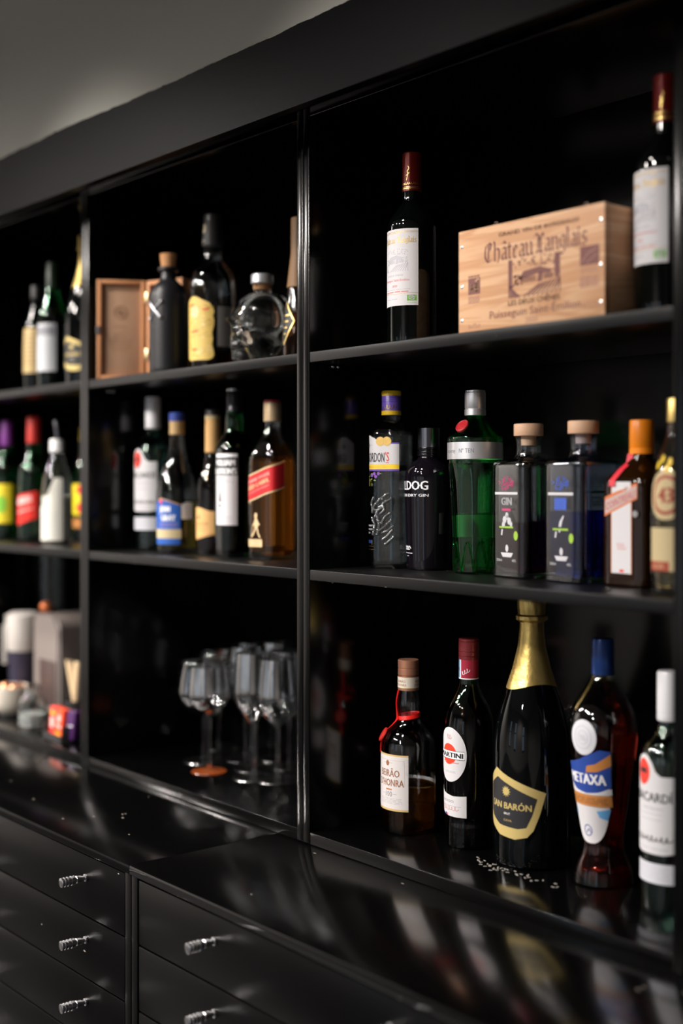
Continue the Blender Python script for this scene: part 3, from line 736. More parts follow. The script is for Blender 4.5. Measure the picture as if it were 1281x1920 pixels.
def square_gin(X, Y, rz, lab, liq, glass, acc, word, lv):
    H = .249; R = .0455
    b = Bottle('gin_bottle', lab, X, Y, ZM, H,
               [(0, R*.93, 9), (.012, R, 9), (.012, R, 9), (.70, R, 9), (.742, R*.985, 9), (.752, R*.93, 8), (.765, .027, 3), (.785, .0210), (.85, .0195), (.91, .0215), (.915, .0225)], glass, rz, th=.0045, liquid=liq, level=lv, n=64, smooth=1, group='square gin bottles with wooden stoppers')
    lathe('stopper', [(.86*H, 0), (.86*H, .012), (.922*H, .0125), (.922*H, .0235), (.925*H, .0240), (.995*H, .0240), (H, .0232), (H, 0)], WOODC, b.root, 40)
    d = Decal()
    r = random.Random(5)
    SPR = P('soft_white_print', (.55, .55, .58), .5)
    am = P('print_'+acc[0], acc[1], .5)
    for k in range(46):
        a, q = 2*PI*r.random(), .018*math.sqrt(r.random()); x, y = q*math.cos(a), .152+.55*q*math.sin(a)
        e = r.uniform(0, PI); d.line(am, [(x-.003*math.cos(e), y-.003*math.sin(e)), (x, y+.0012), (x+.003*math.cos(e), y+.003*math.sin(e))], .0009, 1)
    d.rect(P('silver_print', (.60, .60, .62), .4), -.0295, .1345, .0295, .1385, 1)
    if word: d.text(SPR, 'GIN', .001, .124, .0125, .026, 1, bold=.0005); d.rect(am, -.011, .1085, .012, .112, 1)
    else:
        d.rect(am, -.014, .112, .014, .130, 1); d.lines(P('print_shadow', (.03, .03, .14), .5), -.013, .013, .114, .128, 5, .0009, 2)  # dark blue lines printed across the colour block
    if word:
        for x, y, q in ((-.004, .094, .006), (.002, .101, .005), (.008, .092, .006), (-.007, .086, .005), (.003, .098, .004), (.013, .087, .004)): d.ell(SPR, x, y, q*.8, q, 1, 12)
    else: d.poly(SPR, [(-.004, .086), (-.002, .094), (.006, .103), (.009, .103), (.004, .094), (.002, .086)], 1); d.ell(SPR, -.002, .080, .002, .003, 1, 10)
    d.rect(P('lime_print', (.30, .50, .05), .5), -.018, .0805, .018, .0835, 1); d.ell(MATS['lime_print'], .025, .069, .0052, .0075, 1, 16)
    d.line(SPR, [(-.010, .0785), (-.012, .069)], .0035, 1)
    d.ell(SPR, .002, .048, .0038, .0060, 1, 14); d.poly(SPR, [(-.014, .041), (.018, .041), (.013, .034), (-.009, .034)], 1)
    d.text(SPR, '500ml', -.018, .029, .0045, .014, 1); d.text(SPR, '40%', .020, .029, .0045, .010, 1)
    d.build('printing', b.root, b.wrap(0, True), .005)
square_gin(.386, .165, -.17, 'square clear gin bottle with pink print and wooden stopper, dark pink inside', LQ('plum_liquid', (.16, .01, .055), 1.34), T('thick_clear_glass', (.80, .86, .86), .04, .062), ('magenta', (.55, .05, .17)), True, .36)
square_gin(.508, .155, -.17, 'square gin bottle tinted blue with wooden stopper and blue print', LQ('blue_liquid', (.03, .09, .72), 1.34), T('blue_tint_glass', (.50, .62, .92), .04, .062), ('blue', (.05, .12, .55)), False, .44)

def cointreau():
    H = .247; R = .0445
    b = Bottle('liqueur_bottle', 'square brown liqueur bottle with orange cap, red ribbon and white label', .611, .165, ZM, H,
               [(0, R*.93, 6), (.015, R, 6), (.015, R, 6), (.60, R, 6), (.645, R*.97, 5.5), (.685, R*.80, 4), (.72, .026, 2.5), (.76, .0185), (.80, .0165), (.9, .016)], BRN, -.08, solid=True)
    lathe('cap', [(.795*H, 0), (.795*H, .0185), (.825*H, .0185), (.828*H, .0178), (.832*H, .0178), (.835*H, .0183), (.99*H, .0180), (H, .0168), (H, 0)], P('orange_cap', (.95, .27, .01), .35), b.root, 44)
    f = b.wrap(0, True)
    # folded ribbon from the neck down the shoulder
    bm = bmesh.new(); pts = [(-.007, .797, -.0165), (-.008, .745, -.0185), (-.011, .70, -.033), (-.014, .665, -.040), (-.017, .635, -.0450), (-.017, .60, -.0462)]
    vs = []
    for x, z, y in pts: vs.append((bm.verts.new((x-.006, y, z*H)), bm.verts.new((x+.006, y-.0006, z*H)), bm.verts.new((x+.006, y+.0006, z*H)), bm.verts.new((x-.006, y+.0012, z*H))))
    for a, c in zip(vs, vs[1:]):
        for k in range(4): bm.faces.new((a[k], a[(k+1) % 4], c[(k+1) % 4], c[k]))
    link('ribbon', bm, P('red_ribbon', (.65, .03, .05), .45), b.root, smooth=False)
    d = Decal()
    OR = P('label_orange', (.60, .16, .05), .5); w_ = .030
    d.rect(PAPER, -.019, .020, .019, .148, 0)
    d.line(OR, [(-.0195, .020), (-.0195, .150)], .0012, 1); d.line(OR, [(.0195, .020), (.0195, .150)], .0012, 1)
    d.poly(OR, [(-.034, .103), (.030, .130), (.030, .154), (-.034, .132)], 1)
    d.poly(P('ribbon_print', (.50, .36, .33), .5), [(-.033, .1065), (.029, .1325), (.029, .1495), (-.033, .1275)], 2)
    d.text(P('label_red', (.42, .05, .06), .5), 'COINTREAU', -.002, .128, .011, .056, 3, slope=.37)
    d.rect(PAPER, -.018, .143, .018, .155, 1); d.scrawl(P('rose_ink', (.65, .13, .13), .5), 0, .060, .016, .012, .0006, 1, 3, 6)
    d.poly(REDI, [(-.004, .022), (.006, .022), (.004, .026), (-.002, .026)], 1)
    d.build('label', b.root, f, .005)
    bm = bmesh.new(); add_lathe(bm, P3([(0, 0), (0, .006), (.002, .005), (.0025, 0)]), 20)
    bmesh.ops.transform(bm, matrix=Matrix.Translation((.029, -.0452, .108)) @ Matrix.Rotation(PI/2, 4, 'X'), verts=bm.verts); link('seal', bm, SILV, b.root)
cointreau()

def yellow43():
    H = .27; R = .037
    b = Bottle('liqueur_bottle', 'golden liqueur bottle with round cream and red emblem at the right edge', .732, .088, ZM, H,
               [(0, R*.95), (.015, R), (.015, R), (.56, R), (.66, R*.86), (.80, R*.45), (.84, .015), (.96, .014)], T('faint_gold_glass', (.97, .93, .78)), 0, liquid=GOLDL, level=.66)
    b.cap('cap', .88, 1, .0165, GOLDM)
    d = Decal()
    d.ell(CREAM, 0, .137, .031, .0345, 1); d.ell(P('brick_red_print', (.35, .06, .03), .5), 0, .137, .0245, .0275, 2); d.ell(CREAM, 0, .137, .020, .0225, 3)
    d.text(MATS['brick_red_print'], '43', 0, .137, .022, .022, 4, bold=.0012)
    d.rect(CREAM, -.034, .046, .034, .092, 1); d.rect(MATS['brick_red_print'], -.034, .033, .006, .046, 1); d.rect(CREAM, .006, .033, .034, .046, 1)
    d.text(CREAM, 'LICOR', -.014, .0395, .006, .024, 2)
    for x, y in ((-.02, .178), (-.012, .186), (.004, .182), (.016, .19), (.022, .178), (0, .172)): d.ell(YEL, x, y, .004, .006, 1, 10)
    d.build('label', b.root, b.wrap(.10), .003)
yellow43()

# ---- floor of the right unit ---------------------------------------------------
def beirao():
    H = .303; R = .049
    b = Bottle('liqueur_bottle', 'clear liqueur bottle part full of amber with red ribbon seal and copper cap', .114, .150, ZF, H,
               [(0, R*.93), (.012, R*.985), (.012, R*.985), (.06, R), (.47, R*1.0), (.53, R*.97), (.575, R*.82), (.61, R*.60), (.64, R*.46), (.665, .0195), (.70, .0195), (.74, .021), (.79, .0185), (.83, .0160), (.90, .0160)],
               T('pale_clear_glass', (.96, .97, .96)), -.05, liquid=AMBL, level=.268, th=.0032)
    cm = P('copper_cap', (.55, .26, .16), .38, metal=.6)
    z0, z1 = .823*H, H
    lathe('cap', [(z0, .0165), (z0, .0187), (.905*H, .0187), (.9055*H, .0165), (.912*H, .0165), (.9125*H, .0187), (.945*H, .0187), (.947*H, .0182), (.952*H, .0182), (.954*H, .0187), (z1-.001, .0187), (z1, .0177), (z1, 0)], cm, b.root, 48)
    d = Decal(); d.rect(P('ivory_band', 'e9dfcf', .5), -.0587, z0+.0045, .0587, z0+.0235, 0); d.line(GOLDP, [(-.0587, z0+.0045), (.0587, z0+.0045)], .0009, 1)
    for k in range(3):
        c = -.034+k*.036; d.text(BROWNI, 'BEIRÃO', c, z0+.0165, .0042, .018, 1); d.text(BROWNI, "D'HONRA", c, z0+.0100, .0046, .021, 1)
    d.build('cap_band', b.root, lambda u, t, o: Vector(((.0188+o)*math.sin(u/.0188), -(.0188+o)*math.cos(u/.0188), t)), .002)
    RB = P('red_ribbon_satin', (.75, .015, .012), .35)
    def rad(z): return b.rad(z*H)[0]
    # loop round the neck
    ring = []
    bm = bmesh.new()
    n = 40; vs = []
    for k in range(n):
        a = 2*PI*k/n; z = .656*H+.003*math.sin(a+.6); q = .0205
        vs.append([bm.verts.new((q*math.cos(a), q*math.sin(a), z)), bm.verts.new(((q+.0012)*math.cos(a), (q+.0012)*math.sin(a), z+.001)), bm.verts.new(((q-.0006)*math.cos(a), (q-.0006)*math.sin(a), z+.0075)), bm.verts.new(((q-.0014)*math.cos(a), (q-.0014)*math.sin(a), z+.006))])
    for k in range(n):
        a, c = vs[k], vs[(k+1) % n]
        for j in range(4): bm.faces.new((a[j], c[j], c[(j+1) % 4], a[(j+1) % 4]))
    # strand down the neck, knot, and tail to the label
    def strand(az, pts, wd):
        prev = None
        for dx, z, lift in pts:
            r = rad(z)+lift; a = -PI/2+az+dx/.03
            c = Vector((r*math.cos(a), r*math.sin(a), z*H)); tdir = Vector((-math.sin(a), math.cos(a), .15)).normalized()*wd/2; nd = Vector((math.cos(a), math.sin(a), 0))*.0006
            cur = [bm.verts.new(c-tdir-nd), bm.verts.new(c+tdir-nd), bm.verts.new(c+tdir+nd), bm.verts.new(c-tdir+nd)]
            if prev:
                for j in range(4): bm.faces.new((prev[j], prev[(j+1) % 4], cur[(j+1) % 4], cur[j]))
            else: bm.faces.new(cur)
            prev = cur
        bm.faces.new(list(reversed(prev)))
    strand(-.35, [(0, .822, .002), (-.001, .80, .002), (-.003, .77, .002), (-.005, .74, .0015), (-.005, .71, .0015), (-.002, .685, .0015), (.003, .664, .0018), (.004, .652, .002)], .0050)
    strand(-.20, [(.004, .660, .003), (-.001, .640, .003), (-.005, .62, .003), (-.010, .60, .0025), (-.014, .575, .002)], .0050)
    strand(-.45, [(-.004, .56, .0015), (-.006, .535, .0015), (-.007, .50, .0012), (-.0075, .47, .001), (-.0075, .455, .001)], .0060)
    link('ribbon', bm, RB, b.root)
    bm = bmesh.new(); add_lathe(bm, P3([(0, 0), (0, .0135), (.0025, .0132), (.0034, .0115), (.0026, .0102), (.0030, .004), (.0034, 0)]), 30)
    a = -PI/2-.62; z = .558; r = rad(z)+.001
    n_ = Vector((math.cos(a)*.86, math.sin(a)*.86, .50)).normalized()
    bmesh.ops.transform(bm, matrix=Matrix.Translation((r*math.cos(a), r*math.sin(a), z*H)) @ n_.to_track_quat('Z', 'Y').to_matrix().to_4x4(), verts=bm.verts)
    link('wax_seal', bm, P('red_wax_seal', (.60, .025, .02), .38, bump=(500, .7)), b.root)
    d = Decal(); w_, t0, t1 = .037, .046, .138
    d.rect(P('gold_label_edge', (.62, .44, .18), .45), -w_, t0-.0035, w_, t1+.003, 0)
    d.rect(PAPER, -w_, t0, w_, t1, 1)
    for x in (-w_+.007, w_-.007): d.line(P('fine_gold_line', (.6, .5, .35), .5), [(x, t0+.04), (x, t1-.007)], .0004, 2)
    d.line(MATS['fine_gold_line'], [(-w_+.007, t1-.007), (w_-.007, t1-.007)], .0004, 2)
    BR = P('label_bronze', (.30, .13, .07), .5)
    d.ell(BR, -.004, t1-.0125, .0038, .0048, 2); d.line(GREYI, [(-.014, t1-.0125), (.008, t1-.0115)], .0004, 2)
    d.text(BR, 'BEIRÃO', -.001, t1-.0295, .0125, .044, 2, bold=.0003); d.text(BR, "D'HONRA", .001, t1-.0460, .0125, .056, 2, bold=.0003)
    d.rect(P('label_copper', (.50, .20, .08), .5), -.008, t1-.0595, .006, t1-.057, 2)
    d.text(GREYI, '100', -.001, t1-.066, .0095, .015, 2); d.line(GREYI, [(-.018, t1-.066), (-.010, t1-.066)], .0004, 2); d.line(GREYI, [(.008, t1-.066), (.016, t1-.066)], .0004, 2)
    d.lines(LGREY, -.024, .027, t0+.009, t0+.018, 5, .00055, 2)
    d.build('label', b.root, b.wrap(.12), .003)
    d = Decal(); d.rect(PAPER, -.034, .040, .034, .086, 0); d.build('back_label', b.root, b.wrap(PI+.32), .004)
    # embossed writing on the glass side
    bm = bmesh.new(); f = b.wrap(.98)
    for k, (x, y) in enumerate(((-.010, .128), (.002, .135), (.010, .120), (-.004, .112), (.006, .104))):
        tube('x', [f(x+.005*math.cos(q*.9), y+.006*math.sin(q*.9), .0002) for q in range(7)], .0008, CLEAR, add=bm, n=6)
    link('embossed_script', bm, MATS['pale_clear_glass'], b.root)
beirao()

def martini():
    H = .352; R = .0435
    b = Bottle('vermouth_bottle', 'dark green vermouth bottle with white oval label and red screw cap', .248, .167, ZF, H,
               [(0, R*.90), (.012, R*.97), (.012, R*.97), (.10, R*.97), (.13, R*.93), (.17, R*.97), (.52, R), (.60, R*.97), (.675, R*.80), (.73, R*.54), (.77, .0175), (.79, .0160), (.90, .0155)],
               T('vermouth_green_glass', (.12, .55, .20)), -.06, liquid=LQ('vermouth_liquid', (.10, .012, .006), 1.36), level=.69)
    cm = P('vermouth_cap', (.22, .03, .035), .3, metal=.3)
    z = .90*H
    lathe('cap', [(z, 0), (z, .0176), (z+.004, .0176), (z+.005, .0168), (z+.006, .0176), (z+.012, .0176), (z+.013, .0168), (z+.014, .0176), (H-.006, .0176), (H-.005, .0168), (H-.004, .0176), (H-.001, .0174), (H, .0162), (H, 0)], cm, b.root, 44)
    d = Decal(); z0, z1 = .805*H, .90*H
    for x0, x1, m in ((-.055, -.014, P('neck_crimson', (.40, .02, .05), .4)), (-.014, -.010, WHT), (-.010, -.004, P('neck_blue', (.05, .35, .60), .4)), (-.004, -.001, WHT), (-.001, .0553, MATS['neck_crimson'])):
        d.rect(m, x0, z0, x1, z1, 0)
    d.line(WHT, [(-.055, z0+.001), (.0553, z0+.001)], .002, 1); d.scrawl(WHT, .008, z0+.013, .013, .009, .0009, 1, 3, 3, .6)
    d.scrawl(NAVY, -.007, z0+.017, .004, .006, .0005, 2, 2, 3)
    d.build('neck_label', b.root, lambda u, t, o: Vector(((.0168+o)*math.sin(u/.0168), -(.0168+o)*math.cos(u/.0168), t)), .002)
    d = Decal(); zc = .450*H
    d.ell(PAPER, 0, zc, .0335, .046, 0, 40); d.ell(P('vermouth_red', (.80, .05, .02), .5), -.002, zc+.001, .0175, .0175, 1, 30)
    d.rect(WHT, -.030, zc-.0065, .030, zc+.0065, 2); d.line(INK, [(-.030, zc+.0068), (.030, zc+.0068)], .0007, 3); d.line(INK, [(-.030, zc-.0068), (.030, zc-.0068)], .0007, 3)
    d.text(INK, 'MARTINI', 0, zc, .0085, .054, 3, bold=.0007)
    d.scrawl(P('faded_red_ink', (.55, .20, .18), .5), -.001, zc+.030, .010, .010, .0006, 1, 3, 2); d.lines(MATS['faded_red_ink'], .006, .020, zc-.013, zc-.013, 1, .0016); d.lines(MATS['faded_red_ink'], -.018, -.006, zc-.012, zc-.012, 1, .0010); d.lines(LGREY, -.012, .014, zc-.030, zc-.028, 2, .0008)
    d.build('label', b.root, b.wrap(-.02), .003)
    d = Decal(); y0, y1 = .153*H, .275*H
    d.poly(PAPER, [(-.034, y0+.009), (-.022, y0+.0035), (-.006, y0+.0005), (.010, y0), (.033, y0), (.033, y1-.006), (.008, y1-.008), (-.014, y1-.005), (-.026, y1-.001), (-.034, y1+.004)], 0)
    d.text(GREYI, 'ROSSO', -.006, y1-.017, .0042, .030); d.scrawl(MATS['faded_red_ink'], -.004, y0+.014, .042, .009, .0007, 1, 6, 5); d.lines(LGREY, -.025, .025, y1-.025, y1-.025, 1, .0007)
    d.rect(NAVY, -.016, y0+.001, -.010, y0+.005); d.rect(REDI, -.010, y0+.001, -.005, y0+.005)
    d.build('lower_label', b.root, b.wrap(-.02), .003)
martini()

def cava(X, Y, Z, H, R, rz, lab, blur=False):
    b = Bottle('sparkling_wine_bottle', lab, X, Y, Z, H,
               [(0, R*.94), (.010, R*.99), (.010, R*.99), (.06, R), (.42, R), (.50, R*.96), (.60, R*.78), (.70, R*.52), (.80, R*.335), (.90, R*.28), (.96, R*.27)], P('sparkling_dark_glass', (.0008, .0012, .0014), .03), rz, solid=True)
    g = P('crinkled_gold_foil', (.72, .52, .17), .36, metal=.85, bump=(70, .5))
    bm = bmesh.new(); n = 48; rings = []
    zs = [(.660, 1.010), (.665, 1.012), (.72, 1.015), (.80, 1.02), (.86, 1.03), (.895, 1.05), (.905, 1.42), (.918, 1.44), (.925, 1.22), (.95, 1.30), (.985, 1.32), (.998, 1.15)]
    for i, (z, k) in enumerate(zs):
        ring = []
        for j in range(n):
            a = 2*PI*j/n; zz = z*H
            if i < 2: zz += .012*H*math.cos(a*2+.8)*(1-i*.2)
            q = b.rad(min(zz, .955*H))[0]*k+.0007
            if i >= 5: q *= 1+.03*math.sin(a*11+i)
            ring.append(bm.verts.new((q*math.cos(a), q*math.sin(a), zz)))
        rings.append(ring)
    for u, v in zip(rings, rings[1:]):
        for j in range(n): bm.faces.new((u[j], u[(j+1) % n], v[(j+1) % n], v[j]))
    bm.faces.new(rings[-1]); link('foil', bm, g, b.root, recalc=False)
    if not blur:
        d = Decal(); d.text(P('foil_print', (.35, .24, .07), .5), 'SAN BARON', 0, 0, .006, .075)
        f0 = lambda u, t, o: Vector(((b.rad(.76*H+u)[0]*1.03+.001+o)*math.sin((-.3*.03-t)/.02), -(b.rad(.76*H+u)[0]*1.03+.001+o)*math.cos((-.3*.03-t)/.02), .76*H+u))
        d.build('foil_print', b.root, f0, .003)
    s = R/.061
    d = Decal(); gm = P('label_gold', (.60, .46, .17), .42, metal=.25); bk = P('label_black', (.02, .02, .022), .45)
    y = .108*H/.432*.432
    y = .060*s
    d.poly(gm, [(-.058*s, y+.072*s), (-.030*s, y+.094*s), (.0, y+.083*s), (.060*s, y+.061*s), (.050*s, y+.028*s), (.040*s, y+.003*s), (.030*s, y-.008*s), (.010*s, y-.013*s), (-.02*s, y-.010*s), (-.045*s, y+.002*s), (-.058*s, y+.012*s)], 0)
    d.poly(bk, [(-.050*s, y+.066*s), (-.026*s, y+.080*s), (.0, y+.071*s), (.046*s, y+.052*s), (.038*s, y+.026*s), (.029*s, y+.007*s), (.015*s, y+.004*s), (-.02*s, y+.006*s), (-.042*s, y+.016*s), (-.050*s, y+.024*s)], 1)
    d.ell(gm, -.006*s, y+.060*s, .0062*s, .0062*s, 2)
    for k in range(12):
        a = 2*PI*k/12; d.line(gm, [(-.006*s, y+.060*s), (-.006*s+.0085*s*math.cos(a), y+.060*s+.0085*s*math.sin(a))], .001*s, 2)
    d.text(gm, 'SAN BARÓN', -.002*s, y+.038*s, .0105*s, .078*s, 2, bold=.0005*s); d.text(WHT, 'BRUT', -.004*s, y+.0255*s, .0035*s, .012*s, 2); d.text(gm, 'CAVA', -.003*s, y+.015*s, .0035*s, .016*s, 2)
    d.build('label', b.root, b.wrap(.15 if X > 0 else .35), .004*s)
    return b
cava(.381, .178, ZF, .436, .0625, -.03, 'large black sparkling wine bottle with gold foil neck and tilted gold label, bottom level')

def metaxa():
    H = .376; R = .0535
    b = Bottle('brandy_bottle', 'amphora-shaped brandy bottle with blue cap and white, blue and orange label', .524, .182, ZF, H,
               [(0, R*.80), (.010, R*.90), (.010, R*.90), (.07, R*.84), (.12, R*.66), (.165, R*.60), (.22, R*.63), (.34, R*.76), (.47, R*.90), (.60, R*1.0), (.66, R*1.0), (.72, R*.87), (.78, R*.58), (.83, R*.36), (.86, .0155), (.95, .015)],
               T('brandy_glass', (.95, .93, .90)), -.02, liquid=REDL, level=.62)
    lathe('cap', [(.853*H, 0), (.853*H, .0172), (.855*H, .0176), (.99*H, .0172), (H, .0160), (H, 0)], P('blue_capsule', (.02, .055, .22), .3, metal=.3), b.root, 40)
    def rr(z): return b.rad(z)[0]
    d = Decal(); y0, y1 = .172*H, .565*H
    cen = (y0+y1)/2; hh = (y1-y0)/2
    pts = []
    for k in range(40):
        a = 2*PI*k/40; q = math.sin(a); wd = .030*(1 if q > 0 else 1)*math.cos(a); yy = cen+hh*q
        wd = math.copysign(abs(math.cos(a))**.75*.036*(1+.14*q), math.cos(a)); pts.append((wd, yy))
    d.poly(PAPER, [p if p[1] < cen+.050 else (p[0]*1.0, cen+.050) for p in pts], 0)
    LB = P('light_blue_print', (.12, .35, .65), .5); AP = P('amber_print', (.50, .20, .05), .5)
    d.poly(NAVY, [(-.040, cen+.048), (-.038, cen+.018), (-.02, cen+.008), (.0, cen+.005), (.02, cen+.008), (.040, cen+.016), (.042, cen+.072), (.026, cen+.074), (.008, cen+.066), (-.010, cen+.056), (-.028, cen+.050)], 1)
    d.poly(AP, [(.004, cen+.048), (.018, cen+.052), (.042, cen+.068), (.042, cen+.050), (.02, cen+.040), (.002, cen+.038)], 2)
    d.poly(PAPER, [(-.040, cen+.020), (-.03, cen+.010), (-.01, cen+.0045), (.012, cen+.0045), (.040, cen+.014), (.040, cen+.004), (-.040, cen+.004)], 3)
    d.text(WHT, 'METAXA', -.001, cen+.028, .0165, .066, 4, bold=.0008)
    d.rect(AP, -.039, cen-.015, .039, cen+.003, 4); d.lines(P('dark_amber_print', (.25, .09, .03), .5), -.034, .034, cen-.010, cen-.003, 3, .0015, 5)
    d.poly(LB, [(-.036, cen-.020), (-.028, cen-.026), (-.030, cen-.040), (-.034, cen-.034)], 1); d.poly(LB, [(.036, cen-.018), (.014, cen-.022), (.018, cen-.032), (.030, cen-.036)], 1)
    d.ring(NAVY, -.003, cen-.054, .0075, .0090, .0014, 1); d.line(NAVY, [(-.006, cen-.058), (-.001, cen-.051), (.002, cen-.057)], .0013, 1)
    d.build('label', b.root, lambda u, t, o: Vector(((rr(t)+o+.0002)*math.sin(u/rr(t)+.10), -(rr(t)+o+.0002)*math.cos(u/rr(t)+.10), t)), .003, .006)
    d = Decal(); d.rect(PAPER, -.04, .19, .04, .225, 0); d.build('back_label', b.root, b.wrap(PI-.3), .004)
    d = Decal(); zc = .612*H
    d.ell(P('embossed_white', 'cfcfd6', .5), 0, zc, .0225, .0270, 0, 32); d.ring(LGREY, 0, zc, .0150, .018, .0009, 1); d.ring(LGREY, 0, zc, .009, .011, .0007, 1); d.scrawl(LGREY, 0, zc, .010, .010, .0006, 1, 3, 8)
    d.build('medallion_label', b.root, lambda u, t, o: Vector(((rr(t)+o+.0006)*math.sin(u/rr(t)+.10), -(rr(t)+o+.0006)*math.cos(u/rr(t)+.10), t)), .003, .005, .0006)
metaxa()

def bacardi(X, Y, Z, H, lab, rz, liq):
    R = .0415
    b = Bottle('rum_bottle', lab, X, Y, Z, H,
               [(0, R*.93), (.012, R*.99), (.012, R*.99), (.05, R), (.60, R), (.655, R*.97), (.70, R*.80), (.735, R*.52), (.765, .0180), (.775, .0158), (.90, .0155)],
               PALEG, rz, liquid=liq, level=.69)
    lathe('cap', [(.795*H, 0), (.795*H, .0172), (.80*H, .0178), (.82*H, .0178), (.822*H, .0172), (.826*H, .0172), (.828*H, .0178), (.99*H, .0176), (H, .0165), (H, 0)], P('satin_white_capsule', (.85, .85, .88), .36, metal=.15), b.root, 40)
    d = Decal(); y0, y1 = .255*H, .595*H; w_ = .036
    bx = [(w_, y1-.006), (.016, y1-.006), (.008, y1), (.002, y1+.012), (-.006, y1+.020), (-.016, y1+.023), (-.027, y1+.019), (-w_, y1+.008)]
    d.poly(PAPER, [(-w_, y0+.003), (-.02, y0), (.02, y0), (w_, y0+.003)]+bx, 0)
    d.ell(P('rum_red', (.75, .05, .03), .5), -.016, y1-.002, .0145, .0190, 1, 28); d.poly(INK, [(-.026, y1-.002), (-.020, y1+.005), (-.016, y1+.001), (-.011, y1+.005), (-.006, y1-.002), (-.013, y1-.005), (-.016, y1-.002), (-.019, y1-.005)], 2)
    d.text(INK, 'BACARDÍ', 0, y1-.036, .0135, .064, 2, bold=.0003); d.text(LGREY, 'CARTA BLANCA', .002, y1-.052, .0034, .036, 2); d.lines(LGREY, -.02, .02, y1-.068, y1-.060, 2, .0007, 2)
    d.scrawl(INK, 0, y0+.022, .060, .008, .0016, 2, 8, 5); d.lines(LGREY, -.028, .028, y0+.008, y0+.008, 1, .001, 2)
    d.build('label', b.root, b.wrap(-.02 if X > 0 else .42), .003)
    d = Decal(); a0, a1 = .135*H, .218*H
    d.rect(P('grey_white_label', 'c9cad2', .5), -w_, a0, w_, a1, 0); d.lines(LGREY, -.028, .028, a0+.008, a1-.006, 4, .001)
    d.build('lower_label', b.root, b.wrap(-.02 if X > 0 else .42), .003)
bacardi(.671, .150, ZF, .345, 'pale green white-rum bottle with white cap at the right edge of the counter level', -.03, WATER)

# ---- middle shelf, middle unit ---------------------------------------------------
bacardi(-.721, .130, ZM, .348, 'pale green white-rum bottle with silvery cap, leftmost on the whisky shelf', -.05, WATER)
def jura():
    H = .307; R = .047
    b = Bottle('whisky_bottle', 'clear teardrop whisky bottle with blue and cream label and blue cap', -.596, .115, ZM, H,
               [(0, R*.90), (.012, R*.97), (.012, R*.97), (.30, R), (.45, R*.98), (.55, R*.80), (.63, R*.56), (.72, R*.42), (.82, .0165), (.92, .0155)], CLEAR, -.1, liquid=GOLDL, level=.36)
    lathe('cork', [(.845*H, 0), (.845*H, .0165), (.94*H, .0165), (.94*H, 0)], P('tan_neck_band', (.52, .34, .15), .5), b.root)
    lathe('cap', [(.938*H, 0), (.938*H, .0175), (.995*H, .0175), (H, .016), (H, 0)], P('cobalt_cap', (.03, .06, .30), .4), b.root)
    d = Decal(); BB = P('whisky_blue', (.02, .10, .42), .45)
    d.poly(BB, [(-.048, .020), (.016, .020), (.016, .104), (-.005, .111), (-.030, .118), (-.048, .112)], 0)
    d.line(P('tan_print', (.6, .35, .18), .5), [(-.040, .1145), (-.030, .1195), (-.005, .1125), (.016, .1055)], .002, 1)
    d.text(WHT, 'JOHN', -.020, .097, .013, .026, 1, bold=.0008); d.text(WHT, 'JURAY', -.014, .078, .013, .034, 1, bold=.0008) if False else d.text(WHT, 'GRAY', -.012, .078, .013, .034, 1, bold=.0008)
    d.lines(P('pale_violet_print', (.35, .25, .5), .5), -.034, .012, .060, .066, 2, .002, 1)
    d.rect(CREAM, -.048, .033, .018, .053, 1); d.ell(REDI, -.030, .113, .004, .005, 2)
    d.build('label', b.root, b.wrap(.92), .003); d = Decal()
    d.poly(WHT, [(.018, .075), (.045, .075), (.045, .110), (.030, .112), (.018, .106)], 0); d.lines(LGREY, .022, .042, .082, .100, 4, .001, 1)
    d.build('side_label', b.root, b.wrap(.92), .003)
jura()
def chivas():
    H = .312; R = .036
    b = Bottle('whisky_bottle', 'dark whisky bottle with long orange neck label and orange body label', -.508, .150, ZM, H,
               [(0, R*.93), (.012, R*.98), (.012, R*.98), (.40, R), (.50, R*.92), (.60, R*.62), (.70, .0165), (.80, .0150), (.95, .0150)], T('smoky_glass', (.45, .36, .30)), -.05, liquid=LQ('dark_amber', (.22, .06, .008), 1.36), level=.55)
    lathe('cap', [(.955*H, 0), (.955*H, .0165), (.995*H, .0165), (H, .0155), (H, 0)], P('black_cap', (.03, .03, .03), .35), b.root)
    OM = P('apricot_label', (.72, .42, .16), .5)
    lathe('neck_label', [(.70*H, .0155), (.70*H, .0168), (.93*H, .0164), (.93*H, .0150)], OM, b.root)
    lathe('neck_band', [(.93*H, .0150), (.93*H, .0168), (.955*H, .0168), (.955*H, .0150)], MATS['cream_paper'], b.root)
    d = Decal(); d.poly(OM, [(-.034, .030), (-.015, .034), (.010, .040), (.034, .046), (.034, .092), (.012, .093), (-.01, .100), (-.028, .101), (-.034, .098)], 0)
    d.poly(INK, [(-.022, .076), (-.018, .088), (-.014, .076)], 1); d.text(P('label_brown', (.35, .15, .05), .5), 'BROWN', -.008, .066, .007, .034, 1); d.lines(MATS['label_brown'], -.024, .006, .052, .058, 2, .001, 1); d.line(MATS['label_brown'], [(-.034, .033), (.010, .043), (.034, .049)], .0012, 1)
    d.build('label', b.root, b.wrap(.50), .003)
chivas()
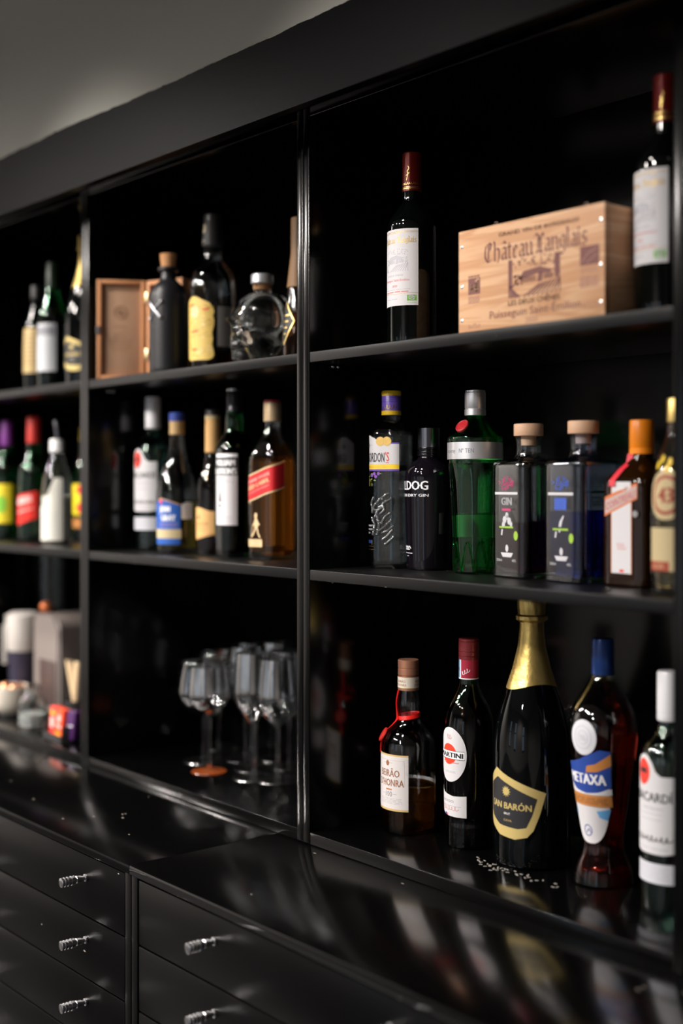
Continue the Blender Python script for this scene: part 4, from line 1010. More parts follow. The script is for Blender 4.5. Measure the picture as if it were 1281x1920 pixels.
def lawson():
    H = .348; R = .0385
    b = Bottle('whisky_bottle', 'tall dark green whisky bottle with black and white upright label', -.398, .130, ZM, H,
               [(0, R*.9, 3), (.012, R*.97, 3), (.012, R*.97, 3), (.60, R, 3), (.66, R*.94, 3), (.715, R*.66, 2.4), (.745, .0200), (.78, .0185), (.82, .0195), (.88, .0160), (.95, .0155)], T('deep_green_glass', (.02, .30, .07)), -.1, liquid=LQ('green_dark_liquid', (.05, .06, .01), 1.36), level=.72)
    lathe('cap', [(.855*H, 0), (.855*H, .0168), (.90*H, .0168), (.903*H, .0160), (.907*H, .0160), (.91*H, .0168), (.99*H, .0165), (H, .0155), (H, 0)], P('black_screw_cap', (.03, .03, .035), .3, metal=.5), b.root)
    lathe('cap_edge', [(H-.004, .0160), (H-.004, .0170), (H, .0168), (H+.0004, .0150)], SILV, b.root)
    d = Decal(); y1 = .615*H; y0 = .185*H
    d.rect(P('charcoal_label', (.03, .035, .035), .5), -.0290, y0, .0290, y1, 0)
    d.rect(WHT, -.027, y1-.008, .027, y1-.001, 1)
    d.text(WHT, 'WILLIAM', -.002, y1-.0190, .0130, .048, 1, bold=.0009); d.text(WHT, "LAWSON'S", -.001, y1-.0365, .0130, .052, 1, bold=.0009)
    d.rect(PAPER, -.027, y0+.002, .027, y1-.0455, 1); d.line(LGREY, [(-.024, y1-.051), (.020, y1-.060)], .0007, 2)
    d.poly(INK, [(-.016, y0+.050), (-.012, y0+.078), (-.008, y0+.050)], 2); d.ell(INK, -.013, y0+.042, .003, .004, 2); d.lines(LGREY, -.018, .018, y0+.008, y0+.020, 4, .0008, 2)
    d.build('label', b.root, b.wrap(.50), .003)
lawson()
def walker():
    H = .320; R = .0385
    b = Bottle('whisky_bottle', 'square amber whisky bottle with slanted red label, beside the central upright', -.279, .140, ZM, H,
               [(0, R*.94, 5), (.012, R, 5), (.012, R, 5), (.60, R*1.0, 5), (.66, R*.97, 4.5), (.72, R*.76, 3.2), (.775, R*.52, 2.3), (.82, .0165), (.84, .0155), (.92, .0152)], MATS['pale_clear_glass'], .17, liquid=AMB, level=.635)
    lathe('cap', [(.865*H, 0), (.865*H, .0178), (.868*H, .0180), (.885*H, .0180), (.887*H, .0173), (.892*H, .0173), (.894*H, .0180), (.915*H, .0180), (.917*H, .0173), (.921*H, .0173), (.923*H, .0180), (.982*H, .0176), (.982*H, 0)], P('champagne_cap', (.70, .52, .32), .35, metal=.5), b.root, 40)
    lathe('cap_top', [(.981*H, 0), (.981*H, .0172), (.997*H, .0170), (H, .0150), (H, 0)], P('red_cap_top', (.45, .02, .03), .35), b.root, 40)
    d = Decal(); RL = P('whisky_red_label', (.50, .015, .02), .42)
    sl = .36
    def band(m, a0, b0, x0, x1, l):
        for k in range(24):
            p, q_ = x0+(x1-x0)*k/24, x0+(x1-x0)*(k+1)/24; d.poly(m, [(p, a0+sl*p), (q_, a0+sl*q_), (q_, b0+sl*q_), (p, b0+sl*p)], l)
    band(MATS['cream_paper'], .1240, .1785, -.040, .056, 0); band(RL, .1270, .1755, -.040, .055, 1)
    d.text(P('label_pink', (.75, .32, .28), .5), 'JOHNNIE WALKER', -.004, .1625, .0070, .056, 2, slope=sl, bold=.0003); d.text(CREAM, 'RED LABEL', -.004, .1505, .0085, .056, 2, slope=sl, bold=.0005); d.text(MATS['label_pink'], 'OLD SCOTCH WHISKY', -.004, .1395, .0045, .056, 2, slope=sl)
    # striding figure
    G = P('pale_gold_print', (.62, .45, .25), .45); cx, cy = -.008, .052
    def q(pts): d.poly(G, [(cx+x*1.0, cy+y*1.0) for x, y in pts], 1)
    q([(-.006, .034), (.004, .034), (.004, .0355), (-.006, .0355)]); q([(-.004, .035), (.0025, .035), (.002, .041), (-.0035, .041)]); d.ell(G, cx-.001, cy+.031, .0030, .0034, 1, 14)
    q([(-.004, .028), (.004, .028), (.006, .018), (.004, .010), (-.004, .010), (-.005, .018)]); q([(-.003, .012), (.001, .012), (-.006, -.002), (-.011, -.008), (-.013, -.006), (-.008, .001)]); q([(.0, .012), (.004, .012), (.007, .001), (.012, -.007), (.009, -.009), (.004, -.001)])
    q([(.004, .026), (.010, .018), (.009, .016), (.003, .021)]); q([(-.004, .026), (-.009, .016), (-.007, .015), (-.002, .021)]); d.line(G, [(cx-.009, cy+.017), (cx-.012, cy-.006)], .0010, 1)
    d.rect(G, -.031, .0255, .008, .0405, 1); d.lines(BROWNI, -.026, .003, .030, .036, 2, .0009, 2)
    d.build('label', b.root, b.wrap(0), .003)
    d = Decal(); d.rect(PAPER, -.026, .025, .026, .195, 0); d.build('back_label', b.root, b.wrap(PI+.30), .004)
walker()

# ---- top shelf, middle unit -------------------------------------------------------
def gift_box():
    m = P('cigar_box_wood', 'b08c70', .6, bump=(40, .2)); e = P('orange_wood_edge', 'd49464', .55)
    # hinge at (-.707,.0925); lid goes to (-.754,0)
    t = thing('wooden_gift_box', 'open upright wooden bottle box with its lid swung outwards, leftmost on the top shelf', 'wooden box', (-.640, .150, ZT))
    def P2(x, y): return Vector((x+.640, y-.150, 0))
    a, h = P2(-.752, .004), P2(-.703, .098)
    u = (h-a).normalized(); nrm = Vector((u.y, -u.x, 0)); Hh = .222; th = .012; Ln = (h-a).length
    bm = bmesh.new(); R_ = Matrix.Translation(a) @ Matrix(((u.x, -nrm.x, 0, 0), (u.y, -nrm.y, 0, 0), (0, 0, 1, 0), (0, 0, 0, 1)))
    # local: x along lid, y into wood (away from viewer)
    add_box(bm, 0, .004, 0, Ln, .010, Hh, .0004, rot=R_)
    for (x0, x1, z0, z1) in ((0, .009, 0, Hh), (Ln-.009, Ln, 0, Hh), (.009, Ln-.009, 0, .008), (.009, Ln-.009, Hh-.008, Hh)): add_box(bm, x0, -.004, z0, x1, .0038, z1, .0006, rot=R_, mi=1)
    ld = link('lid', bm, [m, e], t)
    d = Decal(); BI = P('burnt_brown', (.22, .11, .06), .7)
    cx = Ln/2; d.ring(BI, cx, .150, .015, .015, .0022, 0); d.ring(BI, cx, .150, .008, .008, .0012, 0); d.text(BI, 'B', cx, .150, .010, .008, 0)
    F = P('faint_burnt_brown', (.34, .19, .11), .7)
    for k, (y, ww) in enumerate(((.118, .03), (.105, .026), (.096, .030), (.088, .050), (.081, .046), (.074, .05), (.067, .036))): d.lines(F, cx-ww/2, cx+ww/2, y, y, 1, .0022, 0, k)
    d.build('engraving', ld, lambda s_, t_, o: R_ @ Vector((s_, .0038-o, t_)), None, None)
    bm = bmesh.new(); add_box(bm, -.0015, -.006, .100, .008, .0, .118, .0008, rot=R_); link('clasp', bm, P('dull_steel', (.45, .42, .42), .35, metal=1), t)
    # body: an upright tray, open towards the lid side
    c = P2(-.700, .100); q = Matrix.Translation(c) @ Matrix.Rotation(math.radians(20), 4, 'Z')
    bm = bmesh.new(); W_, D_ = .100, .085
    add_box(bm, 0, D_-.008, 0, W_, D_, Hh, .0005, rot=q)
    add_box(bm, 0, 0, 0, .008, D_-.0082, Hh, .0005, rot=q, mi=1); add_box(bm, W_-.008, 0, 0, W_, D_-.0082, Hh, .0005, rot=q, mi=1)
    add_box(bm, .0082, 0, 0, W_-.0082, D_-.0082, .009, .0005, rot=q, mi=1); add_box(bm, .0082, 0, Hh-.009, W_-.0082, D_-.0082, Hh, .0005, rot=q, mi=1)
    link('tray', bm, [m, e], t)
    bm = bmesh.new()
    for z in (.045, .172): add_box(bm, -.005, -.004, z, .006, .004, z+.024, .0006, rot=q)
    link('hinge', bm, P('brass_hinge', (.62, .48, .28), .4, metal=1), t)
    d = Decal(); d.ell(P('pale_metal_badge', (.55, .55, .58), .4), .024, .108, .011, .020, 0); d.ring(GREYI, .024, .108, .008, .015, .001, 1); d.rect(P('dark_green_paper', (.02, .12, .06), .5), .010, .020, .050, .055, 0)
    d.build('badge', t, lambda s_, t_, o: q @ Vector((s_, D_-.0082-o, t_)), None)
gift_box()
def stone_bottle():
    H = .258; R = .0410
    b = Bottle('rum_bottle', 'matte black stoneware-look bottle with cork stopper and metal crossed emblem', -.553, .066, ZT, H,
               [(0, R*.95), (.015, R), (.015, R), (.62, R), (.69, R*.94), (.745, R*.72), (.775, R*.48), (.79, .0165), (.86, .0150), (.862, .0150)], P('matte_black_glass', (.009, .009, .011), .40), -.15, solid=True)
    lathe('collar', [(.855*H, .014), (.855*H, .020), (.865*H, .0225), (.885*H, .0225), (.89*H, .020), (.89*H, .012)], MATS['matte_black_glass'], b.root, 40)
    lathe('cork', [(.886*H, 0), (.886*H, .0150), (.998*H, .0180), (H, .0172), (H, 0)], CORK, b.root, 36)
    bm = bmesh.new(); f = b.wrap(.45)
    for pts in ([(-.018, .150), (-.006, .138), (.012, .118)], [(.014, .152), (.002, .140), (-.018, .116)]):
        tube('x', [f(x, y, .0008) for x, y in pts], .0028, CHROME, add=bm, n=8)
    for x, y in ((-.018, .150), (.014, .152), (.012, .118), (-.018, .116)): 
        r_ = bmesh.ops.create_uvsphere(bm, u_segments=10, v_segments=8, radius=.0042); bmesh.ops.translate(bm, verts=r_['verts'], vec=f(x, y, .001))
    link('emblem', bm, P('pewter', (.42, .42, .46), .3, metal=1), b.root)
    d = Decal(); d.ring(P('dull_black_relief', (.05, .05, .06), .3), 0, .128, .026, .030, .0012, 0); d.build('relief_ring', b.root, b.wrap(.45), .003)
stone_bottle()
def tall_rum():
    H = .335; R = .0505
    b = Bottle('rum_bottle', 'tall round-shouldered clear bottle with cut-out yellow label and black neck', -.461, .118, ZT, H,
               [(0, R*.93), (.012, R*.98), (.012, R*.98), (.42, R), (.55, R*.99), (.63, R*.87), (.68, R*.62), (.705, .0225), (.74, .0200), (.80, .0205), (.82, .019), (.98, .0165)], CLEAR, 0, liquid=LQ('rum_liquid', (.30, .06, .01), 1.36), level=.13)
    lathe('neck_sleeve', [(.795*H, .0195), (.80*H, .0222), (.86*H, .0212), (.955*H, .0180), (.96*H, .0172)], P('black_paper', (.02, .02, .02), .5), b.root, 40)
    lathe('cap', [(.955*H, 0), (.955*H, .0190), (.995*H, .0185), (H, .017), (H, 0)], MATS['black_cap'], b.root, 40)
    d = Decal(); r = random.Random(4)
    for k in range(16): d.line(P('cream_print', (.55, .48, .33), .5), [(-.014+.018*r.random(), .815*H+.042*r.random()) for _ in range(3)], .0018, 0)
    d.build('sleeve_print', b.root, lambda u, t, o: Vector(((.0222-.04*(t/H-.80)*.6+o)*math.sin(u/.02), -(.0222-.04*(t/H-.80)*.6+o)*math.cos(u/.02), t)), .003)
    d = Decal(); Yl = P('straw_yellow_label', (.72, .50, .13), .5); Yd = P('ochre_print', (.45, .26, .05), .5)
    out = [(-.038, .030), (-.030, .024), (.022, .024), (.031, .028), (.034, .036), (.032, .044), (.029, .056), (.031, .068), (.029, .080), (.032, .092), (.034, .104), (.031, .116), (.034, .124), (.030, .134), (.024, .142), (.016, .146), (.006, .150), (-.006, .156), (-.018, .158), (-.030, .152), (-.038, .146)]
    d.poly(Yl, out, 0)
    for k in range(60):
        x, y = r.uniform(-.034, .025), r.uniform(.032, .142); a = r.uniform(-.8, .8); d.line(Yd if r.random() < .75 else P('pale_straw', (.85, .72, .40), .5), [(x, y), (x+.006, y+.006*a), (x+.009, y+.004*a)], .0011, 1)
    for x, y, w_ in ((-.022, .138, .016), (.016, .128, .014), (-.012, .083, .020), (-.012, .045, .014)): d.line(REDI, [(x-w_/2, y), (x+w_/2, y+.002)], .0035, 2)
    d.ell(MATS['pale_straw'], -.012, .125, .011, .012, 1); d.line(Yd, [(-.02, .125), (-.004, .121)], .001, 2)
    d.build('label', b.root, b.wrap(.37), .003)
    d = Decal(); d.rect(P('grey_back_label', (.28, .26, .24), .6), -.022, .052, .022, .135, 0); d.lines(GREYI, -.018, .018, .060, .128, 10, .0010); d.build('side_label', b.root, b.wrap(1.62), .003)
tall_rum()

# skull-shaped clear bottle
def skull():
    t = thing('skull_bottle', 'clear glass vodka bottle shaped like a human skull, facing left', 'bottle', (-.293, .125, ZT), math.radians(-38))
    # local frame: the face looks towards -Y, x to the side
    def sdf_pt(th, ph):
        # direction
        cx, cy, cz = math.cos(ph)*math.cos(th), math.cos(ph)*math.sin(th), math.sin(ph)
        return cx, cy, cz
    bm = bmesh.new(); nu, nv = 96, 72; C0 = .094
    rows = []
    def g(x, y, cx, cy, sx, sy): return math.exp(-((x-cx)/sx)**2-((y-cy)/sy)**2)
    for j in range(nv+1):
        v = j/nv; ph = -PI/2+PI*v; row = []
        for i in range(nu):
            th = 2*PI*i/nu
            dx, dy, dz = math.cos(ph)*math.sin(th), -math.cos(ph)*math.cos(th), math.sin(ph)   # th=0 -> face direction -y
            # cranium ellipsoid
            rx, ry, rz = .052, .070, .060
            if dz < 0: rz = .060
            r = 1/math.sqrt((dx/rx)**2+(dy/ry)**2+(dz/rz)**2)
            p = Vector((dx*r, dy*r, dz*r))
            front_ = max(0, -dy)
            # lower half: jaw narrows, back of the skull is cut away
            if p.z < -.005:
                k = min(1, (-.005-p.z)/.05)
                p.x *= 1-.30*k
                if p.y > -.01: p.y *= 1-.30*k
                p.y -= .020*k
                p.z *= 1.60
            X, Z_ = p.x, p.z
            if dy < -.15:
                d_ = 0
                d_ += .026*(g(X, Z_, -.021, -.012, .013, .012)+g(X, Z_, .021, -.012, .013, .012))     # eye sockets
                d_ += .018*g(X, Z_, 0, -.034, .0075, .010)                                             # nose
                d_ -= .009*g(X, Z_, 0, .004, .045, .007)                                                # brow
                d_ -= .010*(g(X, Z_, -.034, -.034, .010, .007)+g(X, Z_, .034, -.034, .010, .007))       # cheek bones
                d_ += .006*(g(X, Z_, -.034, -.052, .010, .010)+g(X, Z_, .034, -.052, .010, .010))
                if -.068 < Z_ < -.046 and abs(X) < .024:                                                # teeth
                    d_ += .0016*(1+math.cos(X*2*PI/.0068))*1.3
                d_ += .008*g(X, Z_, 0, -.057, .026, .0016)
                d_ -= .006*g(X, Z_, 0, -.080, .018, .010)
                p += Vector((0, 1, 0))*d_
            if abs(dx) > .6: p.x -= math.copysign(.007*g(p.y, Z_, -.012, -.018, .016, .014), p.x)        # temples
            row.append(bm.verts.new((p.x, p.y+.004, max(p.z, -C0+.0005)+C0)))
        rows.append(row)
    for a, b in zip(rows, rows[1:]):
        for i in range(nu): bm.faces.new((a[i], a[(i+1) % nu], b[(i+1) % nu], b[i]))
    bmesh.ops.remove_doubles(bm, verts=bm.verts, dist=.00002)
    # inner cavity, a simpler smaller form
    add_lathe(bm, [(z, r, 2) for z, r in ((.014, 0), (.016, .022), (.035, .028), (.06, .038), (.09, .044), (.12, .040), (.137, .025), (.143, .010), (.1435, 0))], 40, 1.05)
    link('skull_glass', bm, P('skull_clear_glass', (.95, .975, .965), 0, trans=1), t)
    lathe('neck', [(.145, 0), (.145, .021), (.150, .018), (.156, .0175), (.164, .0195), (.166, .0195), (.168, .018), (.170, .018), (.170, 0)], MATS['skull_clear_glass'], t, 40)
    lathe('cap', [(.169, 0), (.169, .0215), (.170, .0225), (.186, .0225), (.188, .021), (.188, 0)], P('brushed_cap', (.50, .52, .55), .35, metal=.6), t, 40)
    lathe('cork', [(.158, 0), (.158, .0135), (.1688, .0135), (.1688, 0)], MATS['cork'], t, 24, off=(0, 0))
skull()
def hidden_bottle():
    H = .283; R = .033
    b = Bottle('brandy_bottle', 'amber bottle with gold diamond label, half hidden behind the central upright', -.172, .125, ZT, H,
               [(0, R*.94), (.012, R), (.012, R), (.20, R*.98), (.45, R*.75), (.65, R*.50), (.75, .0150), (.96, .0145)], MATS['pale_clear_glass'], 0, liquid=LQ('brandy_liquid', (.35, .10, .02), 1.36), level=.34)
    lathe('neck_sleeve', [(.52*H, R*.72), (.53*H, R*.72), (.75*H, .0165), (.99*H, .0160), (H, .015), (H, 0)], P('tan_neck_sleeve', (.20, .10, .035), .5), b.root)
    d = Decal(); g_ = MATS['gold_foil']
    d.poly(P('label_black', (.02, .02, .022), .45), [(-.026, .080), (0, .118), (.026, .080), (0, .035)], 0); d.line(g_, [(-.026, .080), (0, .118), (.026, .080), (0, .035), (-.026, .080)], .0026, 1)
    for k in range(4): d.line(g_, [(-.014+.003*k, .092-.012*k), (.014-.003*k, .092-.012*k)], .003, 1)
    d.build('label', b.root, b.wrap(-.2), .003, .005)
hidden_bottle()

# ---- top shelf, left unit -----------------------------------------------------------
def simple(name, lab, X, Y, Z, H, prof, glass, capm, cz, cr, labels, liquid=None, level=.6, solid=False, rz=0, group=None, th=.0028):
    b = Bottle(name, lab, X, Y, Z, H, prof, glass, rz, liquid=liquid, level=level, solid=solid, n=44, th=th, group=group)
    lathe('cap', [(cz*H, 0), (cz*H, cr), (.99*H, cr*.97), (H, cr*.9), (H, 0)], capm, b.root, 32)
    for nm, fn, az in labels:
        d = Decal(); fn(d); d.build(nm, b.root, b.wrap(az), .004)
    return b
def l1(d): d.rect(P('honey_label', (.62, .45, .20), .5), -.030, .055, .030, .172, 0); d.lines(BROWNI, -.02, .02, .080, .150, 7, .0016)
simple('wine_bottle', 'dark bottle with tall honey-coloured label, farthest left on the top shelf', -1.304, .130, ZT, .285, [(0, .031), (.012, .033), (.012, .033), (.62, .033), (.74, .020), (.80, .014), (.97, .013)], DKG, MATS['black_cap'], .88, .0145, [('label', l1, .4)], solid=True)
def l2(d): d.rect(P('cool_white_label', 'cfd2d6', .5), -.034, .048, .034, .168, 0); d.rect(P('grey_print_block', (.30, .30, .34), .5), -.030, .138, .030, .160, 1); d.lines(LGREY, -.025, .025, .06, .12, 6, .001, 1)
simple('wine_bottle', 'green wine bottle with tall white label, between honey label and gold-necked bottle', -1.165, .105, ZT, .325, [(0, .035), (.012, .0375), (.012, .0375), (.58, .0375), (.68, .027), (.78, .0155), (.97, .014)], GREEN, P('dark_green_cap', (.01, .03, .015), .35), .80, .0162, [('label', l2, .45)], liquid=MATS['green_dark_liquid'], level=.6)
cava(-1.010, .115, ZT, .372, .049, .06, 'black sparkling wine bottle with gold neck, partly behind the left upright on the top shelf', True)

# ---- middle shelf, left unit ----------------------------------------------------------
def l3(d): d.rect(P('lemon_label', (.85, .68, .02), .5), -.033, .045, .033, .150, 0); d.ell(MATS['leaf_green_print'], 0, .095, .018, .026, 1); d.lines(MATS['amber_print'], -.02, .02, .06, .13, 5, .002, 2)
simple('liqueur_bottle', 'green bottle with yellow label and purple cap at the far left edge', -1.470, .125, ZM, .322, [(0, .034), (.012, .036), (.012, .036), (.58, .036), (.68, .024), (.75, .016), (.97, .0145)], GREEN, P('violet_cap', (.22, .04, .28), .4), .79, .0170, [('label', l3, .6)], liquid=MATS['clear_spirit'], level=.6)
def l4(d):
    d.poly(P('vivid_red_label', (.80, .03, .02), .45), [(-.036, .040), (.036, .062), (.036, .132), (-.036, .118)], 0); d.poly(P('pink_white_print', (.85, .45, .42), .5), [(-.030, .092), (.022, .104), (.020, .122), (-.030, .112)], 1)
    d.line(MATS['pink_white_print'], [(-.028, .075), (.024, .088)], .004, 1)
simple('liqueur_bottle', 'squat dark green liqueur bottle with slanted red label and red cap', -1.300, .120, ZM, .326, [(0, .037), (.012, .040), (.012, .040), (.50, .040), (.60, .036), (.68, .022), (.75, .016), (.97, .0145)], MATS['deep_green_glass'], P('scarlet_cap', (.65, .04, .03), .4), .79, .0175, [('label', l4, .45)], liquid=MATS['clear_spirit'], level=.3)
def white_bottle():
    H = .262; R = .039
    b = simple('liqueur_bottle', 'bottle filled with milky cream-white liquid, beside the left upright', -1.130, .100, ZM, H, [(0, R*.95), (.012, R), (.012, R), (.55, R), (.66, R*.86), (.78, R*.55), (.86, .015), (.97, .014)], CLEAR, P('white_plastic', (.75, .75, .75), .4), .88, .0180, [], liquid=P('cream_liqueur', (.72, .70, .62), .4), level=.46)
    tube('pourer', [(0, 0, H-.002), (0, 0, H+.018), (-.004, 0, H+.034), (-.010, 0, H+.046)], .0050, P('smoked_plastic', (.08, .08, .10), .25), b.root, 12)
    d = Decal(); d.poly(P('pearl_label', 'd8d6cc', .5), [(-.038, .010), (.038, .010), (.038, .165), (.016, .165), (.014, .128), (-.004, .122), (-.018, .100), (-.038, .090)], 0); d.lines(LGREY, -.026, .030, .030, .075, 5, .001); d.build('label', b.root, b.wrap(.5), .004)
white_bottle()
def l6(d):
    d.rect(MATS['lemon_label'], -.030, .070, .030, .150, 0); d.ell(MATS['vivid_red_label'], .004, .135, .012, .012, 1); d.ell(MATS['vivid_red_label'], .006, .088, .014, .014, 1); d.ell(YEL, .01, .110, .010, .012, 2)
    d.rect(MATS['amber_print'], -.03, .036, .03, .060, 0)
simple('liqueur_bottle', 'bottle with yellow and red label, mostly hidden between white bottle and left upright', -1.215, .225, ZM, .300, [(0, .032), (.012, .034), (.012, .034), (.60, .034), (.72, .020), (.78, .015), (.97, .014)], MATS['smoky_glass'], MATS['yellow_cap_band'], .88, .0150, [('label', l6, .55)], liquid=MATS['dark_amber'], level=.6)

# ---- left unit floor: coffee things -------------------------------------------------------
def appliance():
    t = thing('coffee_grinder', 'rounded grey-brown appliance housing behind the glass jar and red boxes', 'coffee machine', (-1.315, .235, ZF))
    m = P('taupe_plastic', (.22, .185, .17), .5)
    bm = bmesh.new(); prof = []
    W_, D_ = .072, .075
    n = 10
    sec = [(-W_, .0)]
    # front outline in x,z with rounded top corners
    out = [(-W_, .012), (-W_, .250)]+[(-W_+.030-.030*math.cos(a), .250+.018*math.sin(a)) for a in [PI/2*k/6 for k in range(1, 7)]]+[(W_-.052+.052*math.sin(a), .235+.033*math.cos(a)) for a in [PI/2*k/8 for k in range(0, 9)]]+[(W_, .012)]
    f0 = [bm.verts.new((x, -D_, z)) for x, z in out]; f1 = [bm.verts.new((x, D_, z)) for x, z in out]
    bm.faces.new(f0); bm.faces.new(list(reversed(f1)))
    for i in range(len(out)): bm.faces.new((f0[i], f1[i], f1[(i+1) % len(out)], f0[(i+1) % len(out)]))
    bmesh.ops.bevel(bm, geom=[e for e in bm.edges if abs(e.verts[0].co.y-e.verts[1].co.y) < 1e-5], offset=.008, segments=3, affect='EDGES')
    link('housing', bm, m, t)
    bm = bmesh.new(); add_box(bm, -.060, -.071, .0, .060, .070, .0115, .002); link('foot_plate', bm, MATS['black_cap'], t)
    bm = bmesh.new(); add_box(bm, -.030, -.0775, .030, .060, -.0752, .150, .002); link('front_panel', bm, P('brown_panel', (.075, .05, .045), .4), t)
appliance()
def jug():
    t = thing('coffee_jug', 'white-topped jug with dark body and handle at the left edge', 'jug', (-1.475, .175, ZF))
    lathe('jug_body', [(0, 0), (0, .034), (.004, .038), (.14, .040), (.16, .042), (.16, 0)], P('smoky_violet_body', (.045, .04, .065), .2), t, 40)
    lathe('collar', [(.158, 0), (.158, .0425), (.162, .044), (.245, .046), (.256, .043), (.262, .034), (.262, 0)], P('white_enamel', (.62, .58, .54), .4), t, 40)
    tube('handle', [(-.038, -.014, .248), (-.060, -.020, .245), (-.068, -.022, .22), (-.068, -.022, .15), (-.066, -.022, .115)], .0075, MATS['white_enamel'], t, 12)
jug()
def bowl():
    t = thing('sugar_bowl', 'white rounded bowl on dark feet in front of the jug', 'bowl', (-1.385, .095, ZF))
    lathe('bowl_body', [(.006, 0), (.006, .026), (.010, .034), (.022, .044), (.045, .0475), (.078, .0475), (.080, .0465), (.078, .0445), (.045, .0445), (.016, .034), (.012, 0)], P('ivory_ceramic', (.60, .55, .47), .35), t, 48, 1)
    lathe('foot_ring', [(0, .018), (0, .030), (.0065, .030), (.0065, .018), (0, .018)], MATS['black_cap'], t, 32)
bowl()
for i, (x, y, z, r) in enumerate(((-1.398, .088, .083, .0165), (-1.368, .098, .081, .0160), (-1.392, .122, .078, .0170))):
    bm = bmesh.new(); bmesh.ops.create_uvsphere(bm, u_segments=24, v_segments=16, radius=r)
    o = link('copper_ball', bm, P('copper_ball_finish', (.75, .33, .17), .3, metal=.8)); o.location = (x, y, ZF+z-.012)
    tag(o, 'small copper-coloured ball lying in the white bowl', 'ball', 'copper balls in the white bowl')
# copper ball on the appliance
bm = bmesh.new(); bmesh.ops.create_uvsphere(bm, u_segments=24, v_segments=16, radius=.0155)
o = link('copper_ball', bm, P('orange_copper', (.75, .22, .08), .35, metal=.4)); o.location = (-1.372, .190, ZF+.268+.0145)
tag(o, 'single orange-copper ball resting on top of the grey-brown appliance', 'ball')
def vase():
    b = Bottle('glass_vase', 'tall narrow clear glass vase behind the white-topped jug', -1.530, .285, ZF, .42, [(0, .036), (.01, .040), (.01, .040), (.3, .040), (.5, .040), (.97, .040), (1, .040)], CLEAR, 0, th=.006, n=24, smooth=0, cat='vase')
vase()
def jar():
    t = Bottle('glass_jar', 'small faceted clear glass jar left of the red boxes', -1.180, .058, ZF, .112, [(0, .030, 2.5), (.02, .034, 2.5), (.02, .034, 2.5), (.55, .034, 2.5), (.68, .030, 2.2), (.78, .018), (.82, .016), (.86, .021), (.94, .021), (1.0, .012)], CAST, 0, th=.004, n=12, smooth=0, cat='jar', liquid=P('white_sugar', (.50, .52, .50), .8), level=.34)
jar()
def tray():
    t = thing('sachet_holder', 'small black holder with red and orange packets beside the left upright', 'holder', (-1.005, .058, ZF), -.05)
    bm = bmesh.new()
    for a in ((-.052, -.036, 0, .052, .036, .006), (-.052, -.036, .006, .052, -.033, .018), (-.052, .033, .006, .052, .036, .050), (-.052, -.033, .006, -.049, .033, .040), (.049, -.033, .006, .052, .033, .040)): add_box(bm, *a, .0006)
    link('holder_body', bm, MATS['black_cap'], t)
tray()
PK = [('red_packet', 'red paper packet with pale print at the left of the black holder', (-1.040, .050), (.75, .05, .04)), ('red_packet', 'red and orange packet with a pale round print, in the middle of the black holder', (-.998, .045), (.85, .07, .02)), ('purple_packet', 'purple packet at the right end of the black holder, by the left upright', (-.955, .052), (.05, .012, .08))]
for i, (nm, lab, (x, y), c) in enumerate(PK):
    t = thing(nm, lab, 'packet', (x, y, ZF+.0068), -.05+.06*i)
    bm = bmesh.new(); add_box(bm, -.0165, -.012, 0, .0165, .012, .068, .003, 3, rot=Matrix.Rotation(-.10, 4, 'X')); link('packet_body', bm, P('packet_paper_%s' % 'abc'[i], c, .4), t)
    d = Decal()
    if i == 0: d.rect(MATS['pink_white_print'], -.010, .018, .008, .042, 0); d.rect(P('amber_yellow_print', (.85, .45, .03), .5), -.014, .050, .014, .056, 0)
    if i == 1: d.ell(MATS['pink_white_print'], 0, .045, .008, .009, 0); d.line(MATS['pink_white_print'], [(-.012, .030), (.012, .024)], .006, 0); d.poly(P('orange_print', (.95, .30, .01), .5), [(-.014, .016), (.014, .010), (.010, .002), (-.010, .004)], 0)
    if i == 2: d.line(WHT, [(-.01, .03), (.01, .034)], .003, 0)
    d.build('packet_print', t, lambda u, v, o: Matrix.Rotation(-.10, 4, 'X') @ Vector((u, -.0122-o, v)), None)
def sticks():
    t = thing('stirrer_cup', 'dark cup of stirrers behind the red packets', 'cup', (-1.095, .135, ZF))
    lathe('cup_body', [(0, 0), (0, .024), (.003, .026), (.075, .030), (.075, .028), (.006, .024), (.006, 0)], MATS['black_cap'], t, 32)
sticks()
r = random.Random(12); n = 9
for i in range(n):
    a = 2*PI*i/n; bx, by = .012*math.cos(a), .012*math.sin(a); tx = -.046+.078*(i/(n-1)); ty = -.012+.02*r.random(); H_ = .163+.012*r.random()
    bm = bmesh.new(); d_ = Vector((tx-bx, ty-by, H_-.008)); q = d_.to_track_quat('Z', 'Y').to_matrix().to_4x4(); L_ = d_.length
    add_box(bm, -.0035, -.0018, 0, .0035, .0018, L_, .0006, 2, rot=q)
    o = link('wooden_stirrer', bm, P('birch_wood', (.72, .55, .34), .6)); o.location = (-1.095+bx, .135+by, ZF+.0068)
    tag(o, 'flat pale wooden stirrer leaning out of the dark cup behind the red packets', 'stirrer', 'wooden stirrers in the dark cup')

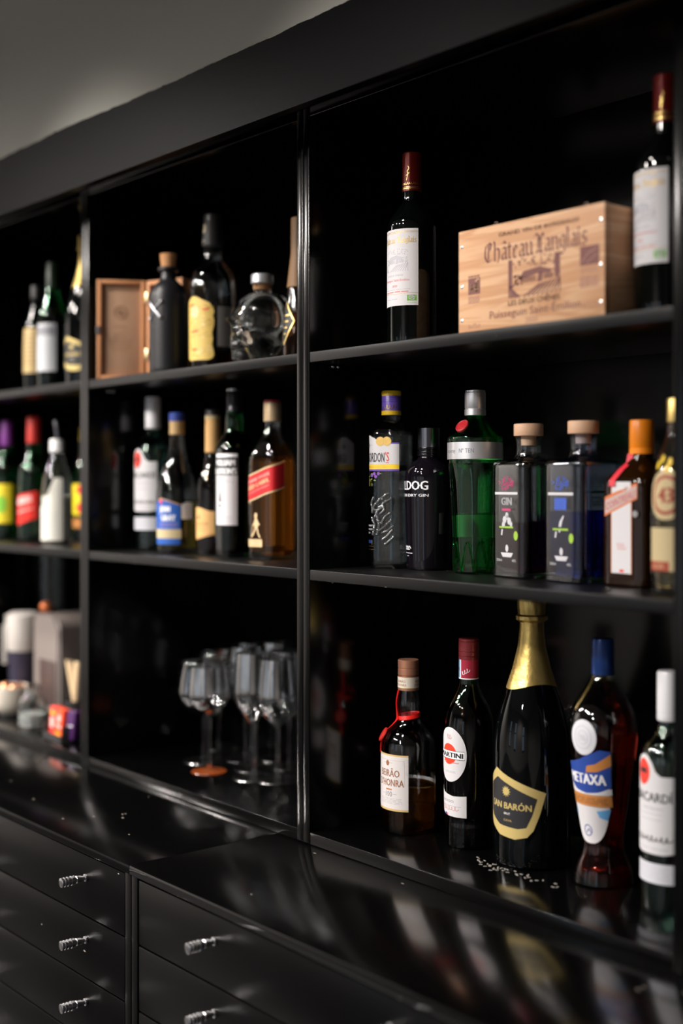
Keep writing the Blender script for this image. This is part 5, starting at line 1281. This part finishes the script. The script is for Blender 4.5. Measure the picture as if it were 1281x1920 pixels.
# ---- stemware on the floor of the middle unit --------------------------------------------
CG = T('stemware_glass', (.90, .93, .94), .03, .30)
FG = T('stemware_foot_glass', (.90, .93, .94), .16, .40)
SG = P('stem_glass', (.97, .98, .98), 0, trans=1, ior=1.46)
COPG = T('copper_tinted_glass', (.75, .12, .02), .08, .2)
COPD = P('copper_foot_stain', (.26, .055, .012), .18, trans=.4)
def stem_glass(name, lab, X, Y, H, rb, rr_, bh, rf, footm=FG, group=None, copper=False):
    """rb widest bowl radius, rr rim radius, bh bowl height, rf foot radius"""
    t = thing(name, lab, 'glass', (X, Y, ZF), group=group); zb = H-bh; w_ = .0013
    o = [(zb, .0045), (zb+.004, .010), (zb+.10*bh, rb*.45), (zb+.22*bh, rb*.80), (zb+.40*bh, rb), (zb+.55*bh, rb*.995), (zb+.8*bh, (rb+rr_)/2), (H, rr_)]
    o = chaikin(o, 2); inn = [(z+.0018 if i < 4 else z, max(r_-w_, .001)) for i, (z, r_) in enumerate(o) if r_ > w_*2.5]
    bm = bmesh.new(); add_lathe(bm, P3([(zb-.0005, 0)]+o+[(H+.0006, rr_-w_/2)]+list(reversed(inn))+[(inn[0][0], 0)]), 48); link('bowl', bm, CG, t)
    lathe('stem', [(.006, 0), (.006, .0062), (.011, .0048), (.022, .0040), (zb*.7, .0040), (zb-.004, .0046), (zb+.001, .0052), (zb+.001, 0)], SG, t, 20)
    lathe('foot', [(0, 0), (0, rf*.98), (.0008, rf), (.0018, rf*.98), (.0032, rf*.5), (.0058, .009), (.0066, 0)], footm, t, 44)
    return t
def dup(t, X, Y, lab):
    r_ = t.copy(); COL.objects.link(r_); r_.location = (X, Y, ZF); r_['label'] = lab
    for ch in list(t.children): c = ch.copy(); COL.objects.link(c); c.parent = r_
    return r_
gp = 'stemmed glasses grouped on the unit floor'
a = stem_glass('balloon_glass', 'large clear balloon gin glass, leftmost of the stemmed glasses', -.588, .180, .222, .062, .050, .125, .046, group=gp)
c = stem_glass('balloon_glass', 'stemmed glass with copper-orange foot in front of the leftmost balloon glass', -.493, .130, .226, .046, .040, .112, .038, COPD, gp, True)
w1 = stem_glass('wine_glass', 'clear wine glass standing front right of the group, nearest the central upright', -.338, .197, .252, .045, .037, .145, .048, group=gp)
dup(w1, -.420, .290, 'clear wine glass behind the front right one, beside the central upright')
dup(w1, -.545, .262, 'clear wine glass standing directly behind the copper-footed glass')
dup(w1, -.452, .222, 'clear wine glass in the middle of the group, left of the front right one')
b2 = dup(a, -.690, .290, 'clear balloon glass in the back row behind the leftmost balloon glass')
dup(w1, -.600, .318, 'clear wine glass in the back row, near the middle of the group')
w2 = stem_glass('wine_glass', 'tall narrow-bowled clear glass at the rear right of the group', -.500, .318, .262, .040, .036, .150, .044, group=gp)
dup(w2, -.245, .262, 'tall narrow-bowled clear glass mostly hidden behind the central upright')
dup(w2, -.330, .310, 'tall narrow-bowled clear glass against the back, right of the others')
dup(w2, -.385, .168, 'tall narrow-bowled clear glass in the front row between copper foot and front right glass')
# ---- crumbs of lifted paint round the sparkling wine bottle: uncountable
bm = bmesh.new(); r = random.Random(2)
for k in range(42):
    x = .381+r.gauss(.01, .045); y = .178-.075+r.gauss(0, .008)
    if (x-.381)**2+(y-.178)**2 < .066**2: continue
    add_box(bm, -.0028, -.0010, 0, .0028, .0010, .0005, rot=Matrix.Translation((x, y, ZF+.0001)) @ Matrix.Rotation(r.uniform(0, PI), 4, 'Z'))
o = link('paint_flakes', bm, P('flake', (.30, .28, .25), .7), smooth=False); tag(o, 'pale flakes and crumbs scattered at the foot of the large black sparkling bottle', 'crumbs', kind='stuff')
